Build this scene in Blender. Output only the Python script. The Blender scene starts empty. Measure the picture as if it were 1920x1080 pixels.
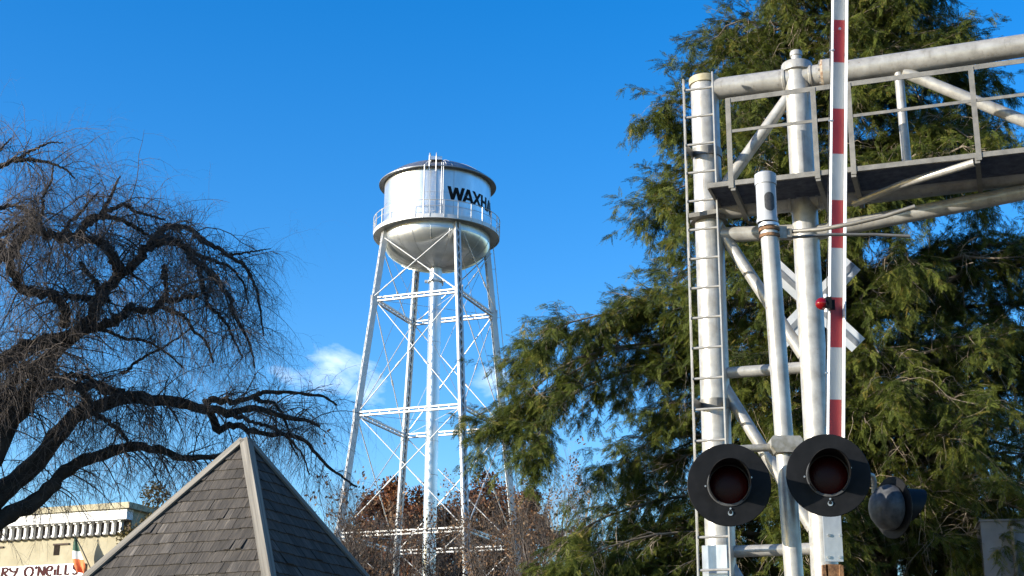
import bpy, bmesh, math, random
import numpy as np
from mathutils import Vector, Matrix

random.seed(7)
rng = np.random.default_rng(11)
R = math.radians
scene = bpy.context.scene
col = scene.collection

# ------------------------------------------------------------------ camera
F_PX, PITCH, ROLL = 2789.0, R(17.5), R(0.42)
EYE = Vector((0.0, 0.0, 1.6))
cam_data = bpy.data.cameras.new('camera')
cam_data.sensor_width = 36.0
cam_data.lens = F_PX / 1920.0 * 36.0
cam_data.clip_start = 0.1
cam_data.clip_end = 6000.0
camera = bpy.data.objects.new('camera', cam_data)
col.objects.link(camera)
camera.matrix_world = Matrix.Translation(EYE) @ Matrix.Rotation(R(90) + PITCH, 4, 'X') @ Matrix.Rotation(ROLL, 4, 'Z')
scene.camera = camera

# ------------------------------------------------------------------ sun and sky
SUN_EL, SUN_AZ = R(13.0), R(200.0)          # azimuth counter-clockwise from +X
to_sun = Vector((math.cos(SUN_EL) * math.cos(SUN_AZ), math.cos(SUN_EL) * math.sin(SUN_AZ), math.sin(SUN_EL)))
sun_data = bpy.data.lights.new('sun', 'SUN')
sun_data.energy = 5.0
sun_data.angle = R(0.53)
sun_data.color = (1.0, 0.93, 0.81)
sun = bpy.data.objects.new('sun', sun_data)
col.objects.link(sun)
sun.rotation_euler = to_sun.to_track_quat('Z', 'Y').to_euler()
sun.location = (-40, -10, 40)

world = bpy.data.worlds.new('World')
scene.world = world
world.use_nodes = True
wn, wl = world.node_tree.nodes, world.node_tree.links
wn.clear()
w_out = wn.new('ShaderNodeOutputWorld')
w_bg = wn.new('ShaderNodeBackground')
w_sky = wn.new('ShaderNodeTexSky')
w_sky.sky_type = 'NISHITA'
w_sky.sun_disc = False
w_sky.sun_elevation = SUN_EL
w_sky.sun_rotation = R(90.0) - SUN_AZ
w_sky.altitude = 200.0
w_sky.air_density = 1.0
w_sky.dust_density = 0.55
w_sky.ozone_density = 2.2
w_bg.inputs['Strength'].default_value = 0.137
w_hs = wn.new('ShaderNodeHueSaturation')
w_hs.inputs['Saturation'].default_value = 1.45
w_hs.inputs['Value'].default_value = 1.0
w_hs.inputs['Hue'].default_value = 0.5117
wl.new(w_sky.outputs['Color'], w_hs.inputs['Color'])
# a few fair-weather clouds low over the horizon
w_tc = wn.new('ShaderNodeTexCoord')
w_sep = wn.new('ShaderNodeSeparateXYZ')
wl.new(w_tc.outputs['Generated'], w_sep.inputs[0])


def wmath(op, a, b=None, c=None, clamp=False):
    n = wn.new('ShaderNodeMath')
    n.operation = op
    n.use_clamp = clamp
    for i, v in enumerate((a, b, c)):
        if v is None:
            continue
        if isinstance(v, (int, float)):
            n.inputs[i].default_value = v
        else:
            wl.new(v, n.inputs[i])
    return n.outputs[0]


w_map = wn.new('ShaderNodeMapping')
w_map.inputs['Scale'].default_value = (1.0, 1.0, 1.7)
wl.new(w_tc.outputs['Generated'], w_map.inputs['Vector'])
w_n1 = wn.new('ShaderNodeTexNoise')
w_n1.inputs['Scale'].default_value = 17.0
w_n1.inputs['Detail'].default_value = 9.0
w_n1.inputs['Roughness'].default_value = 0.58
w_n1.inputs['Distortion'].default_value = 0.35
wl.new(w_map.outputs[0], w_n1.inputs['Vector'])


def cloud_patch(direction, size, squash):
    d = Vector(direction).normalized()
    s = wn.new('ShaderNodeVectorMath')
    s.operation = 'SUBTRACT'
    wl.new(w_tc.outputs['Generated'], s.inputs[0])
    s.inputs[1].default_value = d
    m = wn.new('ShaderNodeVectorMath')
    m.operation = 'MULTIPLY'
    wl.new(s.outputs[0], m.inputs[0])
    m.inputs[1].default_value = (1.0, 1.0, squash)
    ln = wn.new('ShaderNodeVectorMath')
    ln.operation = 'LENGTH'
    wl.new(m.outputs[0], ln.inputs[0])
    return wmath('SUBTRACT', 1.0, wmath('DIVIDE', ln.outputs['Value'], size), None, True)


def ray_dir(px, py):
    v = Vector(((px - 960.0) / F_PX, (540.0 - py) / F_PX, -1.0))
    return (camera.matrix_world.to_3x3() @ v).normalized()


CLOUDS = [((620, 688), 0.050, 0.95), ((540, 705), 0.034, 1.2), ((690, 740), 0.036, 1.7), ((920, 712), 0.026, 1.6), ((1010, 960), 0.05, 1.4)]
patch = None
for (pxy, size, sq) in CLOUDS:
    o = cloud_patch(ray_dir(*pxy), size, sq)
    patch = o if patch is None else wmath('MAXIMUM', patch, o)
for k in range(7):                            # the same kind of cloud all round the horizon
    az = R(135 + 45 * k + 9 * math.sin(k * 3.1))
    el = R(11 + 5 * math.sin(k * 1.7))
    o = cloud_patch((math.cos(el) * math.cos(az), math.cos(el) * math.sin(az), math.sin(el)), 0.055, 1.2)
    patch = wmath('MAXIMUM', patch, o)
w_den = wmath('MULTIPLY_ADD', w_n1.outputs['Fac'], 3.0, wmath('SUBTRACT', wmath('MULTIPLY', patch, 1.05), 2.2))
w_den = wmath('MULTIPLY', wmath('MAXIMUM', w_den, 0.0), 1.25, None, True)
w_den = wmath('MULTIPLY', w_den, wmath('MULTIPLY', patch, 3.0, None, True))
w_mix = wn.new('ShaderNodeMix')
w_mix.data_type = 'RGBA'
w_mix.inputs['B'].default_value = (6.2, 6.6, 7.3, 1.0)
wl.new(wmath('MULTIPLY', w_den, 0.46), w_mix.inputs['Factor'])
wl.new(w_hs.outputs['Color'], w_mix.inputs['A'])
wl.new(w_mix.outputs['Result'], w_bg.inputs['Color'])
wl.new(w_bg.outputs[0], w_out.inputs['Surface'])

scene.view_settings.view_transform = 'Standard'
scene.view_settings.look = 'None'
scene.view_settings.exposure = 1.22
scene.view_settings.gamma = 1.0
scene.render.engine = 'CYCLES'
scene.cycles.max_bounces = 8
scene.cycles.transparent_max_bounces = 8


# ------------------------------------------------------------------ helpers
def at(px, py, Y):
    """world point at distance Y (along +Y) that is seen at a given place of the photograph"""
    d = ray_dir(px, py)
    return EYE + d * (Y / d.y)


def tag(o, label=None, cat=None, group=None, kind=None):
    if label:
        o['label'] = label
    if cat:
        o['category'] = cat
    if group:
        o['group'] = group
    if kind:
        o['kind'] = kind
    return o


def empty(name, loc=(0, 0, 0), rz=0.0):
    o = bpy.data.objects.new(name, None)
    o.empty_display_size = 0.3
    o.location = loc
    o.rotation_euler = (0, 0, rz)
    col.objects.link(o)
    return o


def link(name, me, mat, parent=None, loc=None, rot=None):
    if mat is not None and not me.materials:
        me.materials.append(mat)
    o = bpy.data.objects.new(name, me)
    col.objects.link(o)
    if parent is not None:
        o.parent = parent
    if loc is not None:
        o.location = loc
    if rot is not None:
        o.rotation_euler = rot
    return o


class MB:
    """collects shapes for ONE mesh"""

    def __init__(self):
        self.v, self.f = [], []

    def add(self, vs, fs):
        b = len(self.v)
        self.v.extend([tuple(x) for x in vs])
        self.f.extend([tuple(b + i for i in f) for f in fs])
        return self

    def box(self, c, size, rot=None, taper=None):
        hx, hy, hz = size[0] / 2, size[1] / 2, size[2] / 2
        vs = [Vector((sx * hx, sy * hy, sz * hz)) for sz in (-1, 1) for sy in (-1, 1) for sx in (-1, 1)]
        if rot is not None:
            vs = [rot @ v for v in vs]
        vs = [v + Vector(c) for v in vs]
        return self.add(vs, [(0, 2, 3, 1), (4, 5, 7, 6), (0, 1, 5, 4), (2, 6, 7, 3), (0, 4, 6, 2), (1, 3, 7, 5)])

    def bar(self, p0, p1, w, h, up=(0, 0, 1)):
        """rectangular bar from p0 to p1"""
        p0, p1 = Vector(p0), Vector(p1)
        d = (p1 - p0).normalized()
        u = Vector(up)
        s = d.cross(u)
        if s.length < 1e-4:
            s = d.cross(Vector((1, 0, 0)))
        s.normalize()
        u = s.cross(d).normalized()
        vs = []
        for p in (p0, p1):
            for a, b in ((-1, -1), (1, -1), (1, 1), (-1, 1)):
                vs.append(p + s * (a * w / 2) + u * (b * h / 2))
        return self.add(vs, [(0, 1, 2, 3), (7, 6, 5, 4), (0, 4, 5, 1), (1, 5, 6, 2), (2, 6, 7, 3), (3, 7, 4, 0)])

    def tube(self, pts, radii, n=16, caps=True):
        pts = [Vector(p) for p in pts]
        if isinstance(radii, (int, float)):
            radii = [radii] * len(pts)
        b = len(self.v)
        prev = None
        for i, p in enumerate(pts):
            if i == 0:
                t = pts[1] - p
            elif i == len(pts) - 1:
                t = p - pts[i - 1]
            else:
                t = (pts[i + 1] - p).normalized() + (p - pts[i - 1]).normalized()
            t.normalize()
            if prev is None:
                ref = Vector((0, 0, 1)) if abs(t.z) < 0.9 else Vector((1, 0, 0))
                s = t.cross(ref).normalized()
            else:
                s = (prev - t * prev.dot(t)).normalized()
            prev = s
            w = t.cross(s)
            for k in range(n):
                a = 2 * math.pi * k / n
                self.v.append(tuple(p + (s * math.cos(a) + w * math.sin(a)) * radii[i]))
        m = len(pts)
        for i in range(m - 1):
            for k in range(n):
                k2 = (k + 1) % n
                self.f.append((b + i * n + k, b + i * n + k2, b + (i + 1) * n + k2, b + (i + 1) * n + k))
        if caps:
            self.f.append(tuple(b + k for k in reversed(range(n))))
            self.f.append(tuple(b + (m - 1) * n + k for k in range(n)))
        return self

    def lathe(self, prof, n=48, c=(0, 0, 0), M=None, a0=0.0, a1=None):
        """profile of (r, z) turned round the z axis"""
        full = a1 is None
        b = len(self.v)
        nn = n if full else n + 1
        for (r, z) in prof:
            for k in range(nn):
                a = a0 + (2 * math.pi if full else (a1 - a0)) * k / n
                v = Vector((r * math.cos(a), r * math.sin(a), z))
                if M is not None:
                    v = M @ v
                self.v.append(tuple(v + Vector(c)))
        for i in range(len(prof) - 1):
            for k in range(n):
                k2 = (k + 1) % nn
                self.f.append((b + i * nn + k, b + i * nn + k2, b + (i + 1) * nn + k2, b + (i + 1) * nn + k))
        return self

    def mesh(self, name, smooth=40):
        me = bpy.data.meshes.new(name)
        me.from_pydata(self.v, [], self.f)
        if smooth:
            me.polygons.foreach_set('use_smooth', [True] * len(me.polygons))
            me.set_sharp_from_angle(angle=R(smooth))
        me.update()
        return me

    def build(self, name, mat, parent=None, loc=None, rot=None, smooth=40, fix=False):
        me = self.mesh(name, smooth)
        if fix:
            bm = bmesh.new()
            bm.from_mesh(me)
            bmesh.ops.recalc_face_normals(bm, faces=bm.faces)
            bm.to_mesh(me)
            bm.free()
            if smooth:
                me.set_sharp_from_angle(angle=R(smooth))
        return link(name, me, mat, parent, loc, rot)


def np_mesh(name, verts, quads=None, tris=None, rnd=None, smooth=True):
    me = bpy.data.meshes.new(name)
    verts = np.ascontiguousarray(verts, dtype=np.float32)
    me.vertices.add(len(verts))
    me.vertices.foreach_set('co', verts.ravel())
    loops, starts, totals = [], [], []
    base = 0
    for arr in (quads, tris):
        if arr is None or len(arr) == 0:
            continue
        k = arr.shape[1]
        loops.append(arr.ravel())
        starts.append(base + np.arange(len(arr)) * k)
        totals.append(np.full(len(arr), k))
        base += arr.size
    loops = np.concatenate(loops).astype(np.int32)
    starts = np.concatenate(starts).astype(np.int32)
    totals = np.concatenate(totals).astype(np.int32)
    me.loops.add(len(loops))
    me.loops.foreach_set('vertex_index', loops)
    me.polygons.add(len(starts))
    me.polygons.foreach_set('loop_start', starts)
    me.polygons.foreach_set('loop_total', totals)
    me.polygons.foreach_set('use_smooth', np.full(len(starts), smooth))
    if rnd is not None:
        at_ = me.attributes.new('rnd', 'FLOAT', 'POINT')
        at_.data.foreach_set('value', np.ascontiguousarray(rnd, dtype=np.float32))
    me.update()
    me.validate()
    return me


def norm(a):
    return a / np.maximum(np.linalg.norm(a, axis=-1, keepdims=True), 1e-9)


def np_tubes(P, Rd, n=3):
    """P (N,K,3) centre lines, Rd (N,K) radii -> verts, quads"""
    N, K, _ = P.shape
    T = np.empty_like(P)
    T[:, 1:-1] = P[:, 2:] - P[:, :-2]
    T[:, 0] = P[:, 1] - P[:, 0]
    T[:, -1] = P[:, -1] - P[:, -2]
    T = norm(T)
    ref = norm(rng.normal(size=(N, 1, 3)))
    S = norm(np.cross(T, np.broadcast_to(ref, T.shape)))
    W = np.cross(T, S)
    a = 2 * np.pi * np.arange(n) / n
    V = P[:, :, None, :] + Rd[:, :, None, None] * (S[:, :, None, :] * np.cos(a)[None, None, :, None] + W[:, :, None, :] * np.sin(a)[None, None, :, None])
    idx = np.arange(N * K * n).reshape(N, K, n)
    nx = np.roll(idx, -1, axis=2)
    Q = np.stack([idx[:, :-1], nx[:, :-1], nx[:, 1:], idx[:, 1:]], -1).reshape(-1, 4)
    return V.reshape(-1, 3), Q


def join_geo(parts):
    vs, qs, b = [], [], 0
    for v, q in parts:
        vs.append(v)
        qs.append(q + b)
        b += len(v)
    return np.concatenate(vs), np.concatenate(qs)


def resample(pts, rad, K):
    """Catmull-Rom through hand-placed points, resampled to K points"""
    P = np.array([tuple(p) for p in pts], float)
    r = np.array(rad, float)
    n = len(P)
    Pe = np.vstack([2 * P[0] - P[1], P, 2 * P[-1] - P[-2]])
    out, ro = [], []
    for t in np.linspace(0, n - 1 - 1e-6, K):
        i = int(t)
        u = t - i
        p0, p1, p2, p3 = Pe[i], Pe[i + 1], Pe[i + 2], Pe[i + 3]
        out.append(0.5 * ((2 * p1) + (-p0 + p2) * u + (2 * p0 - 5 * p1 + 4 * p2 - p3) * u * u + (-p0 + 3 * p1 - 3 * p2 + p3) * u ** 3))
        ro.append(r[i] * (1 - u) + r[i + 1] * u)
    return np.array(out), np.array(ro)


def sprout(P, Rd, count, lmin, lmax, K=6, spread=0.8, follow=0.5, grav=0.0, up0=0.0, wig=0.15, r0=0.5, r1=0.3, tmin=0.08, tmax=1.0, rmax=None):
    """children along every parent line; returns (M,K,3), (M,K)"""
    N, KP, _ = P.shape
    if isinstance(count, (int, float)):
        count = np.full(N, int(count))
    idx = np.repeat(np.arange(N), count)
    M = len(idx)
    t = rng.uniform(tmin, tmax, M) * (KP - 1)
    i = np.minimum(t.astype(int), KP - 2)
    u = (t - i)[:, None]
    start = P[idx, i] * (1 - u) + P[idx, i + 1] * u
    rs = Rd[idx, i] * (1 - u[:, 0]) + Rd[idx, i + 1] * u[:, 0]
    T = norm(P[idx, i + 1] - P[idx, i])
    rnd = norm(rng.normal(size=(M, 3)))
    rnd = norm(rnd - T * (rnd * T).sum(1, keepdims=True))
    d = norm(T * follow + rnd * spread + np.array([0, 0, up0]))
    L = rng.uniform(lmin, lmax, M)
    step = (L / (K - 1))[:, None]
    out = np.empty((M, K, 3))
    out[:, 0] = start
    for k in range(1, K):
        d = norm(d + np.array([0, 0, -grav]) * (1.0 / K) * 3 + rng.normal(size=(M, 3)) * wig)
        out[:, k] = out[:, k - 1] + d * step
    ra = rs * r0
    if rmax is not None:
        ra = np.minimum(ra, rmax)
    rad = ra[:, None] * np.linspace(1.0, r1, K)[None, :]
    return out, rad


# ------------------------------------------------------------------ materials
def new_mat(name):
    m = bpy.data.materials.new(name)
    m.use_nodes = True
    nt = m.node_tree
    nt.nodes.clear()
    out = nt.nodes.new('ShaderNodeOutputMaterial')
    bs = nt.nodes.new('ShaderNodeBsdfPrincipled')
    nt.links.new(bs.outputs[0], out.inputs['Surface'])
    return m, nt, bs, out


def ramp(nt, fac, stops):
    r = nt.nodes.new('ShaderNodeValToRGB')
    e = r.color_ramp.elements
    while len(e) < len(stops):
        e.new(0.5)
    for i, (p, c) in enumerate(stops):
        e[i].position = p
        e[i].color = (*c, 1.0)
    nt.links.new(fac, r.inputs[0])
    return r.outputs[0]


def noise(nt, scale, detail=4.0, rough=0.55, stretch=None, coord='Object'):
    tc = nt.nodes.new('ShaderNodeTexCoord')
    n = nt.nodes.new('ShaderNodeTexNoise')
    n.inputs['Scale'].default_value = scale
    n.inputs['Detail'].default_value = detail
    n.inputs['Roughness'].default_value = rough
    if stretch:
        mp = nt.nodes.new('ShaderNodeMapping')
        mp.inputs['Scale'].default_value = stretch
        nt.links.new(tc.outputs[coord], mp.inputs[0])
        nt.links.new(mp.outputs[0], n.inputs['Vector'])
    else:
        nt.links.new(tc.outputs[coord], n.inputs['Vector'])
    return n.outputs['Fac']


def bump(nt, bs, h, strength=0.2, dist=0.01):
    b = nt.nodes.new('ShaderNodeBump')
    b.inputs['Strength'].default_value = strength
    b.inputs['Distance'].default_value = dist
    nt.links.new(h, b.inputs['Height'])
    nt.links.new(b.outputs[0], bs.inputs['Normal'])


def surf(name, dark, light, rough=0.6, metal=0.0, scale=6.0, stretch=None, lo=0.35, hi=0.65, bump_s=0.0, bump_d=0.01, spec=None, coat=0.0, rough_var=0.0):
    m, nt, bs, out = new_mat(name)
    n = noise(nt, scale, 6.0, 0.6, stretch)
    c = ramp(nt, n, [(lo, dark), (hi, light)])
    nt.links.new(c, bs.inputs['Base Color'])
    bs.inputs['Roughness'].default_value = rough
    bs.inputs['Metallic'].default_value = metal
    if spec is not None:
        bs.inputs['Specular IOR Level'].default_value = spec
    bs.inputs['Coat Weight'].default_value = coat
    if rough_var:
        mr = nt.nodes.new('ShaderNodeMapRange')
        mr.inputs['To Min'].default_value = rough - rough_var
        mr.inputs['To Max'].default_value = rough + rough_var
        nt.links.new(noise(nt, scale * 0.7, 3.0), mr.inputs['Value'])
        nt.links.new(mr.outputs[0], bs.inputs['Roughness'])
    if bump_s:
        bump(nt, bs, noise(nt, scale * 3, 5.0, 0.6, stretch), bump_s, bump_d)
    return m


def grime_metal(name, dark, light, grime, rough, metal):
    m, nt, bs, out = new_mat(name)
    mott = ramp(nt, noise(nt, 7.0, 8.0, 0.65), [(0.32, dark), (0.66, light)])
    streak = noise(nt, 3.0, 6.0, 0.7, (6.0, 6.0, 0.45))
    fac = ramp(nt, streak, [(0.56, (0, 0, 0)), (0.74, (0.75, 0.75, 0.75))])
    mx = nt.nodes.new('ShaderNodeMix')
    mx.data_type = 'RGBA'
    nt.links.new(fac, mx.inputs['Factor'])
    nt.links.new(mott, mx.inputs['A'])
    mx.inputs['B'].default_value = (*grime, 1)
    spots = ramp(nt, noise(nt, 22.0, 4.0, 0.5), [(0.70, (0, 0, 0)), (0.76, (1, 1, 1))])
    m2 = nt.nodes.new('ShaderNodeMix')
    m2.data_type = 'RGBA'
    nt.links.new(spots, m2.inputs['Factor'])
    nt.links.new(mx.outputs['Result'], m2.inputs['A'])
    m2.inputs['B'].default_value = (0.17, 0.10, 0.055, 1)
    nt.links.new(m2.outputs['Result'], bs.inputs['Base Color'])
    bs.inputs['Metallic'].default_value = metal
    mr = nt.nodes.new('ShaderNodeMapRange')
    mr.inputs['To Min'].default_value = rough - 0.12
    mr.inputs['To Max'].default_value = rough + 0.16
    nt.links.new(noise(nt, 9.0, 5.0, 0.6), mr.inputs['Value'])
    nt.links.new(mr.outputs[0], bs.inputs['Roughness'])
    bump(nt, bs, noise(nt, 30.0, 5.0, 0.6), 0.10, 0.003)
    return m


def leaf_mat(name, stops, rough=0.55, trans=0.25, inst=False):
    m, nt, bs, out = new_mat(name)
    a = nt.nodes.new('ShaderNodeAttribute')
    a.attribute_name = 'rnd'
    a.attribute_type = 'INSTANCER' if inst else 'GEOMETRY'
    c = ramp(nt, a.outputs['Fac'], stops)
    nt.links.new(c, bs.inputs['Base Color'])
    bs.inputs['Roughness'].default_value = rough
    bs.inputs['Specular IOR Level'].default_value = 0.15
    tr = nt.nodes.new('ShaderNodeBsdfTranslucent')
    nt.links.new(c, tr.inputs['Color'])
    mx = nt.nodes.new('ShaderNodeMixShader')
    mx.inputs[0].default_value = trans
    nt.links.new(bs.outputs[0], mx.inputs[1])
    nt.links.new(tr.outputs[0], mx.inputs[2])
    nt.links.new(mx.outputs[0], out.inputs['Surface'])
    return m


M = {}
M['tower'] = surf('tower_silver_paint', (0.5, 0.52, 0.54), (0.7, 0.71, 0.72), 0.34, 0.88, 1.4, (1, 1, 0.35), 0.3, 0.7, rough_var=0.05)
M['tower_roof'] = surf('tower_roof_shaded_silver', (0.2, 0.21, 0.23), (0.3, 0.31, 0.33), 0.4, 0.7, 1.4, None, 0.3, 0.7)  # the tank's silver paint, darkened: roof and eave shade put into the colour
M['tower_steel'] = surf('tower_steel_paint', (0.5, 0.5, 0.5), (0.6, 0.6, 0.6), 0.45, 0.35, 3.0, None, 0.3, 0.7)
M['tower_seam'] = surf('tower_weld_seam', (0.4, 0.41, 0.42), (0.58, 0.59, 0.6), 0.4, 0.7, 3.0)
M['letter'] = surf('black_letter_paint', (0.006, 0.006, 0.007), (0.011, 0.011, 0.012), 0.5, 0.0, 5.0, spec=0.08)
M['galv'] = grime_metal('weathered_silver_paint', (0.235, 0.225, 0.205), (0.385, 0.375, 0.35), (0.13, 0.11, 0.085), 0.36, 0.30)
M['galv_dull'] = surf('dull_galvanised_steel', (0.11, 0.105, 0.093), (0.2, 0.19, 0.17), 0.5, 0.35, 9.0, None, 0.3, 0.7, 0.1, 0.004)
M['galv_dark'] = surf('dark_grating_steel', (0.09, 0.085, 0.08), (0.17, 0.16, 0.15), 0.6, 0.3, 12.0)
M['cap_paint'] = surf('yellowed_cap_paint', (0.26, 0.22, 0.13), (0.36, 0.32, 0.22), 0.6, 0.1, 14.0)
M['plate'] = surf('bright_zinc_plate', (0.38, 0.4, 0.42), (0.52, 0.54, 0.56), 0.33, 0.55, 16.0, (1, 1, 0.4), 0.3, 0.7, 0.08, 0.002)
M['bolt'] = surf('bolt_steel', (0.35, 0.34, 0.32), (0.55, 0.54, 0.52), 0.35, 0.8, 30.0)
M['rust'] = surf('rusted_steel', (0.05, 0.022, 0.010), (0.24, 0.13, 0.06), 0.85, 0.1, 22.0, None, 0.35, 0.68, 0.5, 0.006)
M['rust_stain'] = surf('rust_stained_weld', (0.20, 0.11, 0.06), (0.48, 0.40, 0.30), 0.7, 0.1, 26.0, None, 0.35, 0.62)
M['black'] = surf('black_signal_paint', (0.005, 0.0053, 0.006), (0.009, 0.0093, 0.0105), 0.5, 0.0, 10.0, spec=0.12)
M['black_worn'] = surf('worn_black_housing', (0.03, 0.031, 0.033), (0.085, 0.087, 0.09), 0.45, 0.0, 18.0, None, 0.35, 0.75, spec=0.3)
M['cast'] = surf('weathered_cast_aluminium', (0.17, 0.155, 0.115), (0.3, 0.29, 0.265), 0.55, 0.4, 16.0, None, 0.32, 0.6, 0.2, 0.004)
M['bell'] = surf('grey_bell_plastic', (0.25, 0.26, 0.275), (0.32, 0.33, 0.345), 0.4, 0.0, 7.0)
M['grille'] = surf('dark_speaker_grille', (0.025, 0.025, 0.027), (0.06, 0.06, 0.062), 0.6, 0.2, 60.0)
M['gate_red'] = surf('red_reflective_sheet', (0.2, 0.01, 0.01), (0.33, 0.022, 0.02), 0.35, 0.0, 9.0, (1, 1, 0.2), 0.3, 0.7)
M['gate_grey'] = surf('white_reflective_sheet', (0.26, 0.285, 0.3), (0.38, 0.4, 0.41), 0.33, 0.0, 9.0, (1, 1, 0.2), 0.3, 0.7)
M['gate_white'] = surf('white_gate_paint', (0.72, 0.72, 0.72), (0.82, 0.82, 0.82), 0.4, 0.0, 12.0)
M['sign_white'] = surf('crossbuck_white_sheet', (0.42, 0.45, 0.48), (0.52, 0.54, 0.57), 0.4, 0.05, 6.0, (1, 0.2, 1))
M['sign_grey'] = surf('crossbuck_grey_strip', (0.13, 0.145, 0.165), (0.2, 0.215, 0.235), 0.5, 0.1, 9.0)
M['wire'] = surf('black_cable', (0.01, 0.01, 0.01), (0.03, 0.03, 0.03), 0.6, 0.0, 20.0)
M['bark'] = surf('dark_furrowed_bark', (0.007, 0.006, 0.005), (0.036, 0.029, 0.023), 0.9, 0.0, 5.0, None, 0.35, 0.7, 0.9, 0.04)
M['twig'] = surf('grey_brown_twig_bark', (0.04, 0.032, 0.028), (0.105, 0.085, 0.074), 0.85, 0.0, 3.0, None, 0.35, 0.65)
M['pale_twig'] = surf('pale_dry_twig', (0.16, 0.125, 0.085), (0.32, 0.265, 0.2), 0.8, 0.0, 2.0)
M['hem_bark'] = surf('grey_conifer_bark', (0.07, 0.055, 0.04), (0.22, 0.18, 0.14), 0.9, 0.0, 4.0, None, 0.3, 0.7, 0.6, 0.03)
M['hem_leaf'] = leaf_mat('conifer_needles', [(0.0, (0.020, 0.031, 0.008)), (0.40, (0.057, 0.077, 0.014)), (0.75, (0.125, 0.142, 0.024)), (1.0, (0.215, 0.165, 0.04))], 0.65, 0.34, True)
M['oak_leaf'] = leaf_mat('rusty_autumn_leaves', [(0.0, (0.05, 0.018, 0.010)), (0.5, (0.125, 0.045, 0.018)), (0.8, (0.17, 0.075, 0.025)), (1.0, (0.09, 0.085, 0.025))], 0.6, 0.2)
M['olive_leaf'] = leaf_mat('olive_brown_leaves', [(0.0, (0.035, 0.03, 0.012)), (0.5, (0.085, 0.07, 0.025)), (1.0, (0.16, 0.11, 0.04))], 0.6, 0.2)
M['seed'] = leaf_mat('dry_brown_seed_heads', [(0.0, (0.07, 0.04, 0.022)), (0.6, (0.16, 0.10, 0.06)), (1.0, (0.26, 0.18, 0.11))], 0.75, 0.15)
M['cream'] = surf('cream_stucco', (0.27, 0.24, 0.165), (0.36, 0.325, 0.235), 0.85, 0.0, 2.2, None, 0.3, 0.7, 0.15, 0.01, spec=0.1)
M['cornice'] = surf('white_cornice_paint', (0.58, 0.58, 0.57), (0.68, 0.68, 0.67), 0.6, 0.0, 2.0)
M['coping'] = surf('buff_coping_stone', (0.28, 0.245, 0.16), (0.4, 0.36, 0.25), 0.85, 0.0, 3.0)
M['sign_board'] = surf('white_sign_board', (0.6, 0.6, 0.59), (0.68, 0.68, 0.67), 0.5, 0.0, 2.0)
M['sign_red'] = surf('maroon_sign_letter', (0.028, 0.004, 0.005), (0.05, 0.008, 0.009), 0.5, 0.0, 8.0, spec=0.03)
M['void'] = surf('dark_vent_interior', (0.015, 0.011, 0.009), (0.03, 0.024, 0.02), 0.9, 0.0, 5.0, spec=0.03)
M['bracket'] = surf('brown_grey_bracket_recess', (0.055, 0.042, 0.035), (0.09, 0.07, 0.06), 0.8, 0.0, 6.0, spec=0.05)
M['glass'] = surf('dark_window_glass', (0.02, 0.025, 0.03), (0.03, 0.035, 0.04), 0.08, 0.0, 3.0)
M['shed'] = surf('grey_sheet_metal_wall', (0.10, 0.104, 0.112), (0.15, 0.154, 0.163), 0.55, 0.1, 2.5, None, 0.3, 0.7, 0.1, 0.01)
M['wood_post'] = surf('weathered_post_wood', (0.14, 0.12, 0.10), (0.28, 0.25, 0.22), 0.9, 0.0, 5.0, (1, 1, 0.12))
M['flag_green'] = surf('green_flag_cloth', (0.012, 0.05, 0.03), (0.02, 0.075, 0.045), 0.8, 0.0, 8.0)
M['flag_white'] = surf('white_flag_cloth', (0.55, 0.55, 0.52), (0.66, 0.66, 0.63), 0.8, 0.0, 8.0)
M['flag_orange'] = surf('orange_flag_cloth', (0.55, 0.12, 0.03), (0.66, 0.17, 0.05), 0.8, 0.0, 8.0)


def red_lens(name, colr, rough, spec):
    m, nt, bs, out = new_mat(name)
    v = nt.nodes.new('ShaderNodeTexVoronoi')
    v.inputs['Scale'].default_value = 90.0
    tc = nt.nodes.new('ShaderNodeTexCoord')
    nt.links.new(tc.outputs['Object'], v.inputs['Vector'])
    bs.inputs['Base Color'].default_value = (*colr, 1)
    bs.inputs['Roughness'].default_value = rough
    bs.inputs['Specular IOR Level'].default_value = spec
    bump(nt, bs, v.outputs['Distance'], 0.25, 0.003)
    return m


M['lens'] = red_lens('dark_red_lens', (0.030, 0.0012, 0.0012), 0.3, 0.14)
M['lamp_red'] = red_lens('bright_red_lamp', (0.13, 0.0015, 0.003), 0.12, 0.5)


def ground_mat():
    m, nt, bs, out = new_mat('grass_and_earth')
    n1 = noise(nt, 0.05, 6.0, 0.6)
    n2 = noise(nt, 3.0, 8.0, 0.7)
    mx = nt.nodes.new('ShaderNodeMath')
    mx.operation = 'MULTIPLY_ADD'
    mx.inputs[1].default_value = 0.5
    nt.links.new(n2, mx.inputs[0])
    h = nt.nodes.new('ShaderNodeMath')
    h.operation = 'MULTIPLY'
    h.inputs[1].default_value = 0.5
    nt.links.new(n1, h.inputs[0])
    nt.links.new(h.outputs[0], mx.inputs[2])
    c = ramp(nt, mx.outputs[0], [(0.3, (0.028, 0.034, 0.012)), (0.5, (0.055, 0.052, 0.022)), (0.7, (0.10, 0.08, 0.045))])
    nt.links.new(c, bs.inputs['Base Color'])
    bs.inputs['Roughness'].default_value = 0.95
    return m


M['ground'] = ground_mat()
M['gravel'] = surf('pale_ballast_gravel', (0.07, 0.06, 0.045), (0.15, 0.13, 0.1), 0.95, 0.0, 9.0)
M['asphalt'] = surf('asphalt', (0.04, 0.04, 0.042), (0.065, 0.064, 0.062), 0.9, 0.0, 6.0)


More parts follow.
